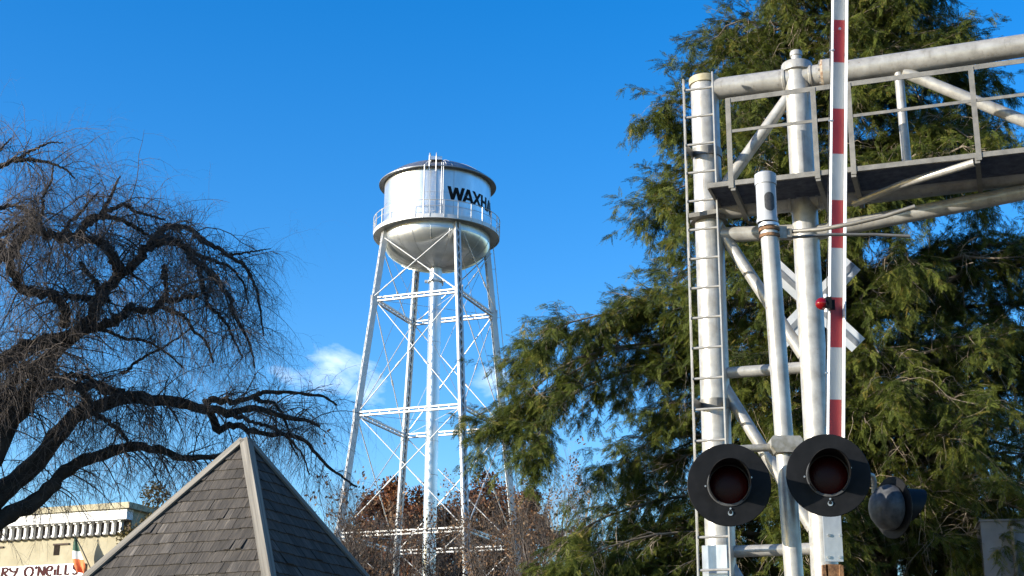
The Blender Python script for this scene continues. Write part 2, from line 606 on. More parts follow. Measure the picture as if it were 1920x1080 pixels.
def shingle_mat():
    m, nt, bs, out = new_mat('weathered_cedar_shingle')
    a = nt.nodes.new('ShaderNodeAttribute')
    a.attribute_name = 'rnd'
    base = ramp(nt, a.outputs['Fac'], [(0.0, (0.021, 0.018, 0.0155)), (0.5, (0.042, 0.036, 0.031)), (0.85, (0.066, 0.058, 0.051)), (1.0, (0.11, 0.098, 0.088))])
    # grain runs down the slope: local z is the slope direction of every shingle mesh (uv stored as attribute)
    g = nt.nodes.new('ShaderNodeAttribute')
    g.attribute_name = 'grain'
    n = nt.nodes.new('ShaderNodeTexNoise')
    n.inputs['Scale'].default_value = 1.0
    n.inputs['Detail'].default_value = 6.0
    n.inputs['Roughness'].default_value = 0.65
    nt.links.new(g.outputs['Vector'], n.inputs['Vector'])
    gr = ramp(nt, n.outputs['Fac'], [(0.3, (0.30, 0.30, 0.30)), (0.5, (0.95, 0.95, 0.95)), (0.68, (1.9, 1.85, 1.75))])
    mx = nt.nodes.new('ShaderNodeMix')
    mx.data_type = 'RGBA'
    mx.blend_type = 'MULTIPLY'
    mx.inputs['Factor'].default_value = 1.0
    nt.links.new(base, mx.inputs['A'])
    nt.links.new(gr, mx.inputs['B'])
    nt.links.new(mx.outputs['Result'], bs.inputs['Base Color'])
    bs.inputs['Roughness'].default_value = 0.9
    bump(nt, bs, n.outputs['Fac'], 0.35, 0.004)
    return m


M['shingle'] = shingle_mat()


def board_mat():
    m, nt, bs, out = new_mat('silvered_ridge_board')
    g = nt.nodes.new('ShaderNodeAttribute')
    g.attribute_name = 'grain'
    n = nt.nodes.new('ShaderNodeTexNoise')
    n.inputs['Scale'].default_value = 0.6
    n.inputs['Detail'].default_value = 6.0
    nt.links.new(g.outputs['Vector'], n.inputs['Vector'])
    c = ramp(nt, n.outputs['Fac'], [(0.3, (0.10, 0.09, 0.075)), (0.55, (0.175, 0.16, 0.135)), (0.75, (0.25, 0.23, 0.20))])
    nt.links.new(c, bs.inputs['Base Color'])
    bs.inputs['Roughness'].default_value = 0.85
    bump(nt, bs, n.outputs['Fac'], 0.3, 0.004)
    return m


M['board'] = board_mat()

# ------------------------------------------------------------------ ground
g = MB()
ns = 24
ring = [0, 20, 60, 150, 400, 1200, 4000]
gv, gf = [(0, 0, 0)], []
for r in ring[1:]:
    for k in range(ns):
        a = 2 * math.pi * k / ns
        gv.append((r * math.cos(a), r * math.sin(a) + 30, 0))
for k in range(ns):
    gf.append((0, 1 + k, 1 + (k + 1) % ns))
for i in range(len(ring) - 2):
    for k in range(ns):
        k2 = (k + 1) % ns
        gf.append((1 + i * ns + k, 1 + (i + 1) * ns + k, 1 + (i + 1) * ns + k2, 1 + i * ns + k2))
gv[0] = (0, 30, 0)
g.add(gv, gf)
tag(g.build('ground', M['ground'], smooth=0), kind='structure')
rd = MB()
rd.add([(-60, 3.2, 0.004), (60, -14.0, 0.004), (60, -6.0, 0.004), (-60, 9.4, 0.004)], [(0, 1, 2, 3)])
tag(rd.build('road', M['asphalt'], smooth=0), kind='structure')
gp = MB().add([(-30, 6, 0.002), (30, -9, 0.002), (34, 19, 0.002), (-26, 26, 0.002)], [(0, 1, 2, 3)])
tag(gp.build('gravel_bed', M['gravel'], smooth=0), kind='structure')

# ------------------------------------------------------------------ water tower
TX, TY = -4.59, 85.0
TH = R(-156.0)
CAM_AZ = math.atan2(-TY, -TX)
tower = tag(empty('water_tower', (TX, TY, 0)), 'tall silver steel water tower with lettered tank on braced legs', 'water tower')
RT = 3.235                                     # tank radius
Z_DECK0, Z_DECK1, Z_EAVE, Z_RAIL = 31.48, 31.80, 34.80, 32.58

# shell
tank = MB().lathe([(RT, 31.1), (RT, Z_EAVE + 0.06)], 96).build('tank', M['tower'], tower)
for k in range(6):                              # vertical plate joints
    a = CAM_AZ + R(17) + k * math.pi / 3
    s = MB()
    s.add([((RT + 0.006) * math.cos(a + d), (RT + 0.006) * math.sin(a + d), z) for z in (Z_DECK1, Z_EAVE) for d in (-0.007, 0.007)], [(0, 1, 3, 2)])
    s.build('plate_seam', M['tower_seam'], tank, smooth=0)
hs = MB().lathe([(RT + 0.001, 33.28), (RT + 0.012, 33.285), (RT + 0.012, 33.305), (RT + 0.001, 33.31)], 96)
hs.build('plate_seam', M['tower_seam'], tank)

# painted name, strokes wrapped on the shell
STROKES = {
    'W': [((0.02, 1), (0.26, 0)), ((0.26, 0), (0.5, 0.95)), ((0.5, 0.95), (0.74, 0)), ((0.74, 0), (0.98, 1))],
    'A': [((0.06, 0), (0.5, 1)), ((0.5, 1), (0.94, 0)), ((0.24, 0.27), (0.76, 0.27))],
    'X': [((0.06, 0), (0.94, 1)), ((0.06, 1), (0.94, 0))],
    'H': [((0.14, 0), (0.14, 1)), ((0.86, 0), (0.86, 1)), ((0.14, 0.52), (0.86, 0.52))],
}


def tank_letter(ch, a_deg, w_deg, z0, h, thick):
    mb = MB()
    lay = 0
    for (p, q) in STROKES[ch]:
        lay += 1
        rr = RT + 0.010 + 0.003 * lay
        wm = R(w_deg) * RT
        vertical = abs(p[1] - q[1]) > 0.05
        N = 8
        lv, rv = [], []
        for i in range(N + 1):
            t = i / N
            x = (p[0] + (q[0] - p[0]) * t) * wm
            z = z0 + (p[1] + (q[1] - p[1]) * t) * h
            for sgn, lst in ((-1, lv), (1, rv)):
                if vertical:
                    xx, zz = x + sgn * thick * (0.5 if p[0] == q[0] else 0.56), z
                else:
                    xx, zz = x, z + sgn * thick * 0.42
                a = CAM_AZ + R(a_deg) + xx / RT
                lst.append((rr * math.cos(a), rr * math.sin(a), zz))
        mb.add(lv + rv, [(i, N + 1 + i, N + 2 + i, i + 1) for i in range(N)])
    return mb.build('letter', M['letter'], tank, smooth=0)


for ch, a, w in (('W', 11.6, 16.6), ('A', 28.0, 12.4), ('X', 40.8, 11.6), ('H', 53.3, 12.0), ('A', 66.6, 12.4), ('W', 79.4, 16.6)):
    tank_letter(ch, a, w, 32.86, 0.83, 0.185)

# roof: shallow dome with a wide eave
prof = []
for i in range(17):
    r = 3.58 * i / 16
    prof.append((max(r, 0.001), Z_EAVE + 0.06 + 1.42 * (1 - (r / 3.58) ** 2)))
prof += [(3.585, Z_EAVE + 0.04), (3.58, Z_EAVE + 0.01), (3.55, Z_EAVE + 0.0), (3.3, Z_EAVE + 0.05), (RT + 0.004, Z_EAVE + 0.06)]
roof = MB().lathe(prof[::-1], 96).build('roof', M['tower_roof'], tower)


def roof_z(r):
    return Z_EAVE + 0.06 + 1.42 * (1 - (r / 3.58) ** 2)


for k in range(12):                              # lap seams of the roof plates
    a = CAM_AZ + R(14) + k * math.pi / 6
    s = MB()
    s.tube([(r * math.cos(a), r * math.sin(a), roof_z(r) + 0.012) for r in np.linspace(0.5, 3.55, 9)], 0.018, 5)
    s.build('roof_seam', M['tower_seam'], roof)

# bowl
BD = 1.68
prof = []
for i in range(25):
    t = math.pi / 2 * i / 24
    prof.append((max(RT * math.cos(t), 0.3), 31.25 - BD * math.sin(t)))
prof = [(RT + 0.002, 31.6)] + prof
bowl = MB().lathe(prof, 96).build('bowl', M['tower'], tower)
sm = MB()
sm.tube([((RT + 0.004) * math.cos(t), 0, 31.25 - (BD + 0.004) * math.sin(t)) for t in np.linspace(0.03, 1.45, 20)], 0.014, 5)
seam_me = sm.mesh('bowl_seam')
for k in range(18):
    link('bowl_seam', seam_me, M['tower_seam'], bowl, None, (0, 0, CAM_AZ + R(-6.5) + k * 2 * math.pi / 18))

# balcony
RB = 3.82
balcony = MB().lathe([(RT + 0.003, Z_DECK0 + 0.20), (RT + 0.003, Z_DECK0 + 0.16), (RB - 0.05, Z_DECK0 + 0.13), (RB - 0.05, Z_DECK0), (RB, Z_DECK0), (RB, Z_DECK1 - 0.08), (RB - 0.05, Z_DECK1 - 0.08), (RB - 0.05, Z_DECK0 + 0.18), (RT + 0.003, Z_DECK0 + 0.20)], 96).build('balcony', M['tower_steel'], tower)
for z, rr in ((Z_RAIL, 0.026), ((Z_RAIL + Z_DECK1) / 2 + 0.02, 0.018)):
    t = MB()
    N = 96
    pts = [(RB * math.cos(2 * math.pi * k / N), RB * math.sin(2 * math.pi * k / N), z) for k in range(N)]
    t.lathe([(RB - rr, z), (RB, z - rr), (RB + rr, z), (RB, z + rr), (RB - rr, z)], 96)
    t.build('handrail', M['tower_steel'], balcony)
pm = MB().box((RB, 0, (Z_RAIL + Z_DECK1 - 0.3) / 2 + 0.02), (0.055, 0.055, Z_RAIL - Z_DECK1 + 0.28)).mesh('post', 0)
for k in range(28):
    link('post', pm, M['tower_steel'], balcony, None, (0, 0, CAM_AZ + R(6.0) + k * 2 * math.pi / 28))


def polar(r, adeg, z):
    a = CAM_AZ + R(adeg)
    return Vector((r * math.cos(a), r * math.sin(a), z))


# ladder and pipes on the shell, hoops on the roof
lad = MB()
for s in (-8.4, -2.2):
    lad.bar(polar(RT + 0.16, s, Z_DECK1), polar(RT + 0.16, s, Z_EAVE - 0.1), 0.05, 0.025)
lad_o = lad.build('tank_ladder', M['tower_steel'], tower, smooth=0)
rm = MB()
for i in range(9):
    z = Z_DECK1 + 0.25 + i * 0.31
    rm.tube([polar(RT + 0.16, -8.4, z), polar(RT + 0.16, -2.2, z)], 0.012, 5)
tag(rm.build('rungs', M['tower_steel'], lad_o), kind='stuff')
MB().tube([polar(RB - 0.02, -12.2, Z_DECK0), polar(RB - 0.06, -12.2, Z_EAVE)], 0.042, 10).build('stand_pipe', M['tower_steel'], tower)
for d in (3.4, 5.2):
    MB().tube([polar(RT + 0.30, d, Z_DECK1), polar(RT + 0.30, d, Z_EAVE + 0.25)], 0.03, 8).build('stand_pipe', M['tower_steel'], tower)


def grab_rail(a):
    pts = [polar(3.62, a, Z_EAVE - 0.35), polar(3.62, a, Z_EAVE + 0.55)]
    for t in np.linspace(0, math.pi, 9):
        pts.append(polar(3.35 + 0.27 * math.cos(t), a, Z_EAVE + 0.62 + 0.26 * math.sin(t)))
    pts.append(polar(3.05, a, roof_z(3.05)))
    return MB().tube(pts, 0.026, 6)


grab_rail(-8.4).build('grab_rail', M['tower_steel'], roof)
grab_rail(-2.0).build('grab_rail', M['tower_steel'], roof)
MB().tube([polar(3.5, -12.2, Z_EAVE + 0.1), polar(3.3, -11.0, Z_EAVE + 0.42), polar(2.9, -9.5, Z_EAVE + 0.62)], 0.022, 6).build('grab_rail', M['tower_steel'], roof)
MB().tube([polar(3.5, 8.5, Z_EAVE + 0.1), polar(3.3, 6.5, Z_EAVE + 0.45), polar(2.9, 5.0, Z_EAVE + 0.62)], 0.022, 6).build('grab_rail', M['tower_steel'], roof)
hm = MB()
hc = polar(2.85, -3.0, roof_z(2.85) + 0.10)
hm.box(hc, (0.75, 0.6, 0.22), Matrix.Rotation(CAM_AZ + R(90), 3, 'Z'))
hm.build('hatch', M['tower'], roof, smooth=0)

# legs
LV = [31.40, 27.14, 20.20, 13.26, 6.40, 0.0]


def leg_r(z):
    return 3.785 + 0.1160 * (27.14 - z)


def leg_pt(k, z):
    a = TH + k * math.pi / 2
    return Vector((leg_r(z) * math.cos(a), leg_r(z) * math.sin(a), z))


WL = 0.31
lg = MB()
for s in (-1, 1):                               # solid channels on the tangential faces
    p0, p1 = Vector((leg_r(0), s * WL / 2, 0)), Vector((leg_r(31.45), s * WL / 2, 31.45))
    lg.bar(p0, p1, 0.022, WL * 0.98, up=(1, 0, 0.1))
    for q in (-1, 1):
        o = Vector((q * WL / 2, -s * 0.045, 0))
        lg.bar(p0 + o, p1 + o, 0.09, 0.018, up=(1, 0, 0.1))
leg_me = lg.mesh('leg', 0)
lc = MB()
nl = 64
for q in (-1, 1):
    for i in range(nl):
        z0, z1 = 31.2 * i / nl, 31.2 * (i + 1) / nl
        s = 1 if i % 2 else -1
        off = Vector((q * (WL / 2 + 0.012), 0, 0))
        lc.bar(Vector((leg_r(z0), s * WL * 0.46, z0)) + off, Vector((leg_r(z1), -s * WL * 0.46, z1)) + off, 0.06, 0.012, up=(1, 0, 0.1))
lace_me = lc.mesh('lacing', 0)
foot_me = MB().box((leg_r(0), 0, 0.2), (1.2, 1.2, 0.4)).mesh('footing', 0)
gus_me = MB().box((0, 0, 0), (0.42, 0.02, 0.62)).mesh('gusset_plate', 0)
for k in range(4):
    l = link('leg', leg_me, M['tower_steel'], tower, None, (0, 0, TH + k * math.pi / 2))
    tag(link('lacing', lace_me, M['tower_steel'], l), kind='stuff')
    for z in LV[1:-1]:
        for sd in (-1, 1):
            link('gusset_plate', gus_me, M['tower_steel'], l, (leg_r(z), sd * (WL / 2 + 0.016), z))
    link('footing', foot_me, M['coping'], l)

# struts (two channels with a gap) and crossed rods
for li, z in enumerate(LV[1:-1]):
    for k in range(4):
        a, b = leg_pt(k, z), leg_pt((k + 1) % 4, z)
        d = (b - a).normalized()
        a2, b2 = a + d * 0.2, b - d * 0.2
        s = MB()
        for dz in (-0.10, 0.10):
            s.bar(a2 + Vector((0, 0, dz)), b2 + Vector((0, 0, dz)), 0.16, 0.085)
        nn = 10
        for i in range(nn + 1):
            p = a2.lerp(b2, i / nn)
            s.bar(p - Vector((0, 0, 0.14)), p + Vector((0, 0, 0.14)), 0.02, 0.06, up=tuple(d))
        s.build('strut', M['tower_steel'], tower, smooth=0)
for li in range(5):
    z0, z1 = LV[li], LV[li + 1]
    if li == 0:
        z0 -= 0.35
    for k in range(4):
        for sw in (0, 1):
            a, b = (leg_pt(k, z0), leg_pt((k + 1) % 4, z1)) if sw == 0 else (leg_pt((k + 1) % 4, z0), leg_pt(k, z1))
            d = (b - a).normalized()
            off = Vector(((a + b).x, (a + b).y, 0)).normalized() * ((0.34 if sw else 0.28) if li == 0 else (0.05 if sw else -0.02))
            rod = MB().tube([a + d * 0.2 + off, b - d * 0.2 + off], 0.032, 7)
            m_ = (a + b) / 2 + d * 0.9
            rod.tube([m_ - d * 0.18 + off, m_ + d * 0.18 + off], 0.06, 7)       # turnbuckle
            rod.build('brace_rod', M['tower_steel'], tower)

# riser pipe with joints, spider rods
RR = 0.385
riser = MB().tube([(0, 0, 0), (0, 0, 29.75)], RR, 40).build('riser_pipe', M['tower'], tower)
for i in range(14):
    z = 1.2 + i * 1.98
    MB().lathe([(RR + 0.001, z - 0.02), (RR + 0.014, z - 0.012), (RR + 0.014, z + 0.012), (RR + 0.001, z + 0.02)], 40).build('pipe_joint', M['tower_seam'], riser)
cl = MB().lathe([(RR + 0.001, 28.68), (RR + 0.09, 28.68), (RR + 0.09, 28.82), (RR + 0.001, 28.82)], 40)
for d in (-88, -30, 60, 140):
    p = polar(RR + 0.12, d, 28.75)
    cl.tube([p, p + (p - Vector((0, 0, 28.75))).normalized() * 0.14], 0.10, 12)
cl.build('collar', M['tower_steel'], riser)
for z in LV[1:4]:
    for k in range(4):
        p = leg_pt(k, z)
        MB().tube([Vector((p.x, p.y, 0)).normalized() * RR + Vector((0, 0, z)), p], 0.014, 5).build('tie_rod', M['tower_steel'], tower)
for k in range(4):
    MB().tube([leg_pt(k, 31.0) * 0.98 + Vector((0, 0, 0.3)), leg_pt((k + 1) % 4, 20.4)], 0.012, 5).build('sway_cable', M['galv_dull'], tower)

# ladder up one leg (the one on the far right)
ll = MB()
sidev = Vector((math.cos(TH + math.pi - 0.35), math.sin(TH + math.pi - 0.35), 0))
tang = Vector((-sidev.y, sidev.x, 0))
for s in (-1, 1):
    ll.bar(leg_pt(2, 2.5) + sidev * 0.42 + tang * 0.17 * s, leg_pt(2, 31.5) + sidev * 0.42 + tang * 0.17 * s, 0.045, 0.02, up=tuple(sidev))
lo = ll.build('leg_ladder', M['tower_steel'], tower, smooth=0)
rg = MB()
for i in range(95):
    z = 2.6 + i * 0.305
    c = leg_pt(2, z) + sidev * 0.42
    rg.tube([c - tang * 0.17, c + tang * 0.17], 0.011, 4)
    if i % 10 == 0:
        rg.bar(leg_pt(2, z) + sidev * 0.15, c, 0.03, 0.02)
tag(rg.build('rungs', M['tower_steel'], lo), kind='stuff')

# ------------------------------------------------------------------ cantilever signal structure
ARM_A = R(-18.92)
P0 = at(1345, 167, 15.75)
ux, uy = math.cos(ARM_A), math.sin(ARM_A)
S_MAIN = 0.615
K15 = 1.5
base_c = Vector((P0.x + ux * S_MAIN * K15, P0.y + uy * S_MAIN * K15, 0))
cant = tag(empty('signal_cantilever', base_c, ARM_A), 'silver pipe cantilever frame with ladder and railed walkway at the rail crossing', 'signal cantilever')


def cx(s):
    return (s - S_MAIN) * K15


def cz(z):
    return 1.6 + (z - 1.6) * K15


def CP(s, off, z):                               # off > 0 is towards the camera
    return Vector((cx(s), -off * K15, cz(z)))


RL, RM, RC = 0.160, 0.142, 0.126
lcol = MB().tube([(cx(-.1), 0, 0), (cx(-.1), 0, cz(6.60))], RL, 40).build('column', M['galv'], cant)
MB().lathe([(0.001, cz(6.635)), (RL + .008, cz(6.635)), (RL + .018, cz(6.628)), (RL + .018, cz(6.575)), (RL + .002, cz(6.572))], 40, (cx(-.1), 0, 0)).build('cap', M['cap_paint'], lcol)
mcol = MB().tube([(0, 0, 0), (0, 0, cz(6.60))], RM, 40).build('column', M['galv'], cant)
MB().lathe([(0.001, cz(6.76)), (.062, cz(6.76)), (.07, cz(6.75)), (.07, cz(6.72)), (.058, cz(6.715)), (.058, cz(6.655)), (RM + .025, cz(6.65)), (RM + .035, cz(6.635)), (RM + .035, cz(6.58)), (RM + .002, cz(6.575))], 40).build('cap', M['galv'], mcol)
for x in (cx(-.1), 0):
    MB().box((x, 0, 0.02), (0.6, 0.6, 0.04)).build('base_plate', M['galv_dull'], cant, smooth=0)
    MB().box((x, 0, 0.0), (0.9, 0.9, 0.06)).build('footing', M['coping'], cant, smooth=0)


def pipe(name, a, b, r, mat='galv', n=28, parent=None):
    return MB().tube([a, b], r, n).build(name, M[mat], parent or cant)


pipe('top_chord', CP(-.1, 0, 6.535) + Vector((RL * .6, 0, 0)), CP(.815, 0, 6.535), RC)
tc = pipe('top_chord', CP(.84, 0, 6.535), CP(5.2, 0, 6.60), RC)
fl = MB().lathe([(0.001, -.04), (RC + .05, -.04), (RC + .05, .04), (0.001, .04)], 36, (0, 0, 0), Matrix.Rotation(R(90), 3, 'Y'))
fl_o = fl.build('flange', M['galv'], cant, CP(.845, 0, 6.535))
fl2 = MB().lathe([(0.001, -.014), (RC + .05, -.014), (RC + .05, .014), (0.001, .014)], 36, (0, 0, 0), Matrix.Rotation(R(90), 3, 'Y'))
fl2.build('flange', M['rust_stain'], cant, CP(.845, 0, 6.535) - Vector((.055, 0, 0)))
for k in range(12):
    a = 2 * math.pi * k / 12
    MB().tube([(-.09, (RC + .025) * math.cos(a), (RC + .025) * math.sin(a)), (.07, (RC + .025) * math.cos(a), (RC + .025) * math.sin(a))], .014, 6).build('bolt', M['bolt'], fl_o)
for s, zz, r in ((.615 + (RM + .012) / K15, 6.535, RC), (.615 - (RM + .004) / K15, 6.535, RC), (.615 + (RM + .012) / K15, 5.545, .118), (.615 - (RM + .006) / K15, 5.545, .118)):
    w = MB().lathe([(r + .001, -.02), (r + .012, -.012), (r + .012, .012), (r + .001, .02)], 28, (0, 0, 0), Matrix.Rotation(R(90), 3, 'Y'))
    w.build('weld_collar', M['galv'], cant, CP(s, 0, zz))

pipe('bottom_chord', CP(-.1, 0, 5.545), CP(.615, 0, 5.545), .118)
pipe('bottom_chord', CP(.615, 0, 5.545), CP(5.2, 0, 5.60), .125)
pipe('knee_brace', CP(-.1, 0, 5.345), CP(.615, 0, 5.30), .085)
pipe('knee_brace', CP(.615, 0, 5.275), CP(3.6, 0, 5.57), .085)
pipe('column_brace', CP(-.06, 0, 5.46), CP(.55, 0, 4.36), .066)
pipe('column_brace', CP(-.1, 0, 4.275), CP(.615, 0, 4.275), .062)
pipe('column_brace', CP(-.06, 0, 4.22), CP(.55, 0, 3.12), .066)
pipe('column_brace', CP(-.1, 0, 2.985), CP(.615, 0, 2.985), .062)
pipe('column_brace', CP(-.06, 0, 2.93), CP(.55, 0, 1.83), .066)
pipe('column_brace', CP(-.1, 0, 1.70), CP(.615, 0, 1.70), .062)
pipe('web_member', CP(.57, 0, 6.43), CP(.02, 0, 5.72), .066)
pipe('web_member', CP(1.36, 0, 6.5), CP(1.37, 0, 5.6), .05)
pipe('web_member', CP(1.40, 0, 6.47), CP(2.75, 0, 5.62), .066)
pipe('web_member', CP(2.85, 0, 6.5), CP(2.85, 0, 5.6), .05)
pipe('web_member', CP(2.95, 0, 6.47), CP(4.3, 0, 5.62), .066)

# walkway: edge channels, grating, brackets
ZW = 5.545
walk = MB()
walk.bar(CP(-.0, .5, ZW), CP(5.2, .5, ZW), .03, .055)
walk_o = walk.build('walkway_edge', M['galv_dull'], cant, smooth=0)
MB().bar(CP(-.0, .04, ZW), CP(5.2, .04, ZW), .03, .06).build('walkway_edge', M['galv_dull'], cant, smooth=0)
MB().bar(CP(-.0, .04, ZW), CP(-.0, .49, ZW), .03, .055).build('walkway_edge', M['galv_dull'], cant, smooth=0)
gr = MB()
y0, y1 = -.49 * K15, -.05 * K15
nb = 21
for i in range(nb):
    y = y0 + (y1 - y0) * (i + .5) / nb
    gr.bar((cx(.01), y, cz(ZW) + .004), (cx(5.2), y, cz(ZW) + .004), .005, .034)
xx = cx(.02)
while xx < cx(5.19):
    gr.bar((xx, y0, cz(ZW) + .018), (xx, y1, cz(ZW) + .018), .012, .008)
    xx += .05
gr_o = gr.build('grating', M['galv_dark'], cant, smooth=0)
tag(gr_o, kind='stuff')
for s in (.18, .785, 1.03, 1.86, 2.7, 3.6, 4.5):
    MB().bar(CP(s, .51, ZW - .035), CP(s, -.02, ZW - .035 - .045), .05, .075).build('walkway_bracket', M['galv_dull'], cant, smooth=0)
MB().tube([CP(.98, .1, 5.44), CP(1.35, .30, 5.475), CP(1.84, .49, 5.50)], .042, 16).build('conduit', M['galv'], cant)

# railing: angle-iron posts and rails on the near edge


def angle_bar(name, a, b, w, up, side):
    a, b = Vector(a), Vector(b)
    d = (b - a).normalized()
    u = Vector(up).normalized()
    sd = Vector(side).normalized()
    t = .009
    m_ = MB()
    s1 = d.cross(u).normalized()
    m_.add(*bar_vf(a, b, u, s1, 0, w, -t / 2, t / 2))
    m_.add(*bar_vf(a, b, u, s1, -t, 0, -t / 2, w))
    return m_.build(name, M['galv_dull'], cant, smooth=0, fix=True)


def bar_vf(a, b, u, s, u0, u1, s0, s1):
    vs = [p + u * x + s * y for p in (a, b) for x, y in ((u0, s0), (u1, s0), (u1, s1), (u0, s1))]
    return vs, [(0, 1, 2, 3), (7, 6, 5, 4), (0, 4, 5, 1), (1, 5, 6, 2), (2, 6, 7, 3), (3, 7, 4, 0)]


ZT, ZM = 6.205, 5.945
angle_bar('top_rail', CP(.15, .51, ZT), CP(5.2, .51, ZT + .02), .046, (0, 0, -1), (0, 1, 0))
MB().bar(CP(.17, .51, ZM), CP(5.2, .51, ZM + .01), .012, .034).build('mid_rail', M['galv_dull'], cant, smooth=0)
for s in (.155, .77, 1.02, 1.86, 2.75, 3.65, 4.55):
    angle_bar('rail_post', CP(s, .515, ZW - .04), CP(s, .515, ZT), .046, (1, 0, 0), (0, 1, 0))

# ladder on the left column
ladder = MB()
ladder.bar(CP(-.212, .25, 1.0), CP(-.212, .25, 6.53), .055, .016, up=(1, 0, 0))
lad_o = ladder.build('ladder', M['galv'], cant, smooth=0)
MB().bar(CP(.012, .25, 1.0), CP(.012, .25, 6.56), .055, .016, up=(1, 0, 0)).build('ladder_rail', M['galv'], lad_o, smooth=0)
rung_me = MB().tube([CP(-.212, .25, 0), CP(.012, .25, 0)], .014, 10).mesh('rung')
zr = [6.44 - i * .2255 for i in range(25)]
for z in zr:
    link('rung', rung_me, M['galv'], lad_o, (0, 0, cz(z) - cz(0)))
for z in (5.98, 4.02, 2.2):
    b_ = MB().lathe([(RL + .003, -.05), (RL + .014, -.05), (RL + .014, .05), (RL + .003, .05)], 32, (cx(-.1), 0, cz(z) + .03))
    b_.bar((cx(-.212), -.25 * K15, cz(z)), (cx(-.19), -RL * .7, cz(z)), .012, .09)
    b_.bar((cx(.012), -.25 * K15, cz(z)), (cx(-.01), -RL * .7, cz(z)), .012, .09)
    b_.build('ladder_bracket', M['galv_dull'], cant, fix=True)
pb = MB().lathe([(RL + .004, -.02), (RL + .05, -.02), (RL + .05, .03), (RL + .004, .03)], 32, (cx(-.1), 0, cz(5.46)))
pb.bar((cx(-.22), -.20, cz(5.46)), (cx(.0), -.20, cz(5.46) + .02), .10, .05)
pb.build('ring_clamp', M['galv_dull'], cant, fix=True)
MB().box((cx(-.1), -.12, cz(2.2)), (.26, .18, cz(3.02) - cz(1.4))).build('cover_plate', M['plate'], cant, CP(0, 0, 0) * 0 + Vector((-.015, -.06, 0)), smooth=0)

# ------------------------------------------------------------------ crossbuck sign behind the main column
cb_c = at(1527, 571, 16.65)
cb = tag(empty('crossbuck_sign', (cb_c.x, cb_c.y, 0), R(-3)), 'white crossbuck sign with grey centre strips seen from behind the tall column', 'crossing sign')
for s, dy in ((1, 0.0), (-1, -.012)):
    blade = MB().box((0, 0, 0), (1.38, .004, .225))
    bo = blade.build('blade', M['sign_white'], cb, (0, dy, cb_c.z), (0, R(46) * s, 0), smooth=0)
    MB().box((0, -.008, 0), (1.36, .008, .062)).build('stiffener', M['sign_grey'], bo, smooth=0)
MB().tube([(0, .06, 0), (0, .06, cb_c.z + .6)], .045, 16).build('sign_post', M['galv_dull'], cb)
MB().box((0, .02, cb_c.z), (.14, .05, .3)).build('mounting_plate', M['galv_dull'], cb, smooth=0)

# ------------------------------------------------------------------ crossing signal on its mast
MD = 11.05
m_top, m_bot = at(1440, 428, MD), at(1489, 1050, MD)
ms_x = (m_top.x + m_bot.x) / 2
mast = tag(empty('crossing_signal', (ms_x, MD, 0)), 'grey signal mast with bell on top and black flashing lights', 'crossing signal')


def ML(px, py, Y=MD):
    p = at(px, py, Y)
    return Vector((p.x - ms_x, p.y - MD, p.z))


lean = (ML(1445, 470).x - ML(1486, 1040).x) / (ML(1445, 470).z - ML(1486, 1040).z)
xm0 = ML(1486, 1040).x - lean * ML(1486, 1040).z
RP = .070


def mx(z):
    return xm0 + lean * z


z_top = ML(1440, 430).z
MB().tube([(mx(0), 0, 0), (mx(z_top), 0, z_top)], RP, 32).build('pole', M['galv'], mast)
MB().lathe([(.19, 0), (.19, .05), (.11, .09), (.10, .35), (RP + .002, .4)], 32, (mx(0), 0, 0)).build('pole_base', M['cast'], mast)
# electronic bell
zb0, zb1 = ML(1442, 414).z, ML(1440, 326).z
bl = MB().lathe([(RP + .004, zb0 - .02), (.084, zb0 - .02), (.084, zb0 + .01), (.079, zb0 + .02), (.079, zb1 - .10), (.086, zb1 - .10), (.086, zb1 - .012), (.07, zb1), (.001, zb1 + .004)], 40, (mx(zb1), 0, 0))
bell = bl.build('bell', M['bell'], mast)


def oval_patch(r, zc, w, h, ac, name, mat, parent, frame=0.0):
    m_ = MB()
    n = 28
    vs = []
    hz = h / 2 - w / 2
    for k in range(n):
        t = 2 * math.pi * k / n
        ox = (w / 2 + frame) * math.cos(t)
        oz = (w / 2 + frame) * math.sin(t) + (hz if math.sin(t) >= 0 else -hz)
        a = ac + ox / r
        vs.append((mx(zb1) + r * math.cos(a), r * math.sin(a), zc + oz))
    # split into strips so that the patch follows the cylinder
    fs = []
    order = sorted(range(n), key=lambda k: math.cos(2 * math.pi * k / n))
    for i in range(n // 2):
        k0, k1 = i, i + 1
        j0, j1 = (n - i) % n, (n - i - 1) % n
        if len({k0, k1, j1, j0}) >= 3:
            f = []
            for q in (k0, k1, j1, j0):
                if q not in f:
                    f.append(q)
            fs.append(tuple(f))
    m_.add(vs, fs)
    return m_.build(name, mat, parent, smooth=0)


zg = (ML(1442, 384).z)
oval_patch(.0805, zg, .094, .168, R(-82), 'grille_frame', M['bell'], bell, .008)
oval_patch(.0825, zg, .085, .158, R(-82), 'grille', M['grille'], bell)
for py, mat in ((424, 'plate'), (432, 'rust'), (444, 'rust')):
    z = ML(1443, py).z
    MB().lathe([(RP + .002, z - .012), (RP + .012, z - .012), (RP + .012, z + .012), (RP + .002, z + .012)], 32, (mx(z), 0, 0)).build('band_clamp', M[mat], mast)
zc_ = ML(1445, 437).z
MB().box((mx(zc_) + RP + .03, 0, zc_), (.07, .05, .10)).build('clamp_bracket', M['cast'], mast, smooth=0)
MB().box((mx(zc_) + RP + .085, 0, zc_ - .005), (.035, .06, .07)).build('clamp_bracket', M['cast'], mast, smooth=0)
MB().tube([ML(1484, 434), ML(1540, 430, 10.9), ML(1600, 419, 10.8), ML(1660, 405, 10.7), ML(1716, 387, 10.6)], .017, 14).build('bracket_rod', M['galv_dull'], mast)
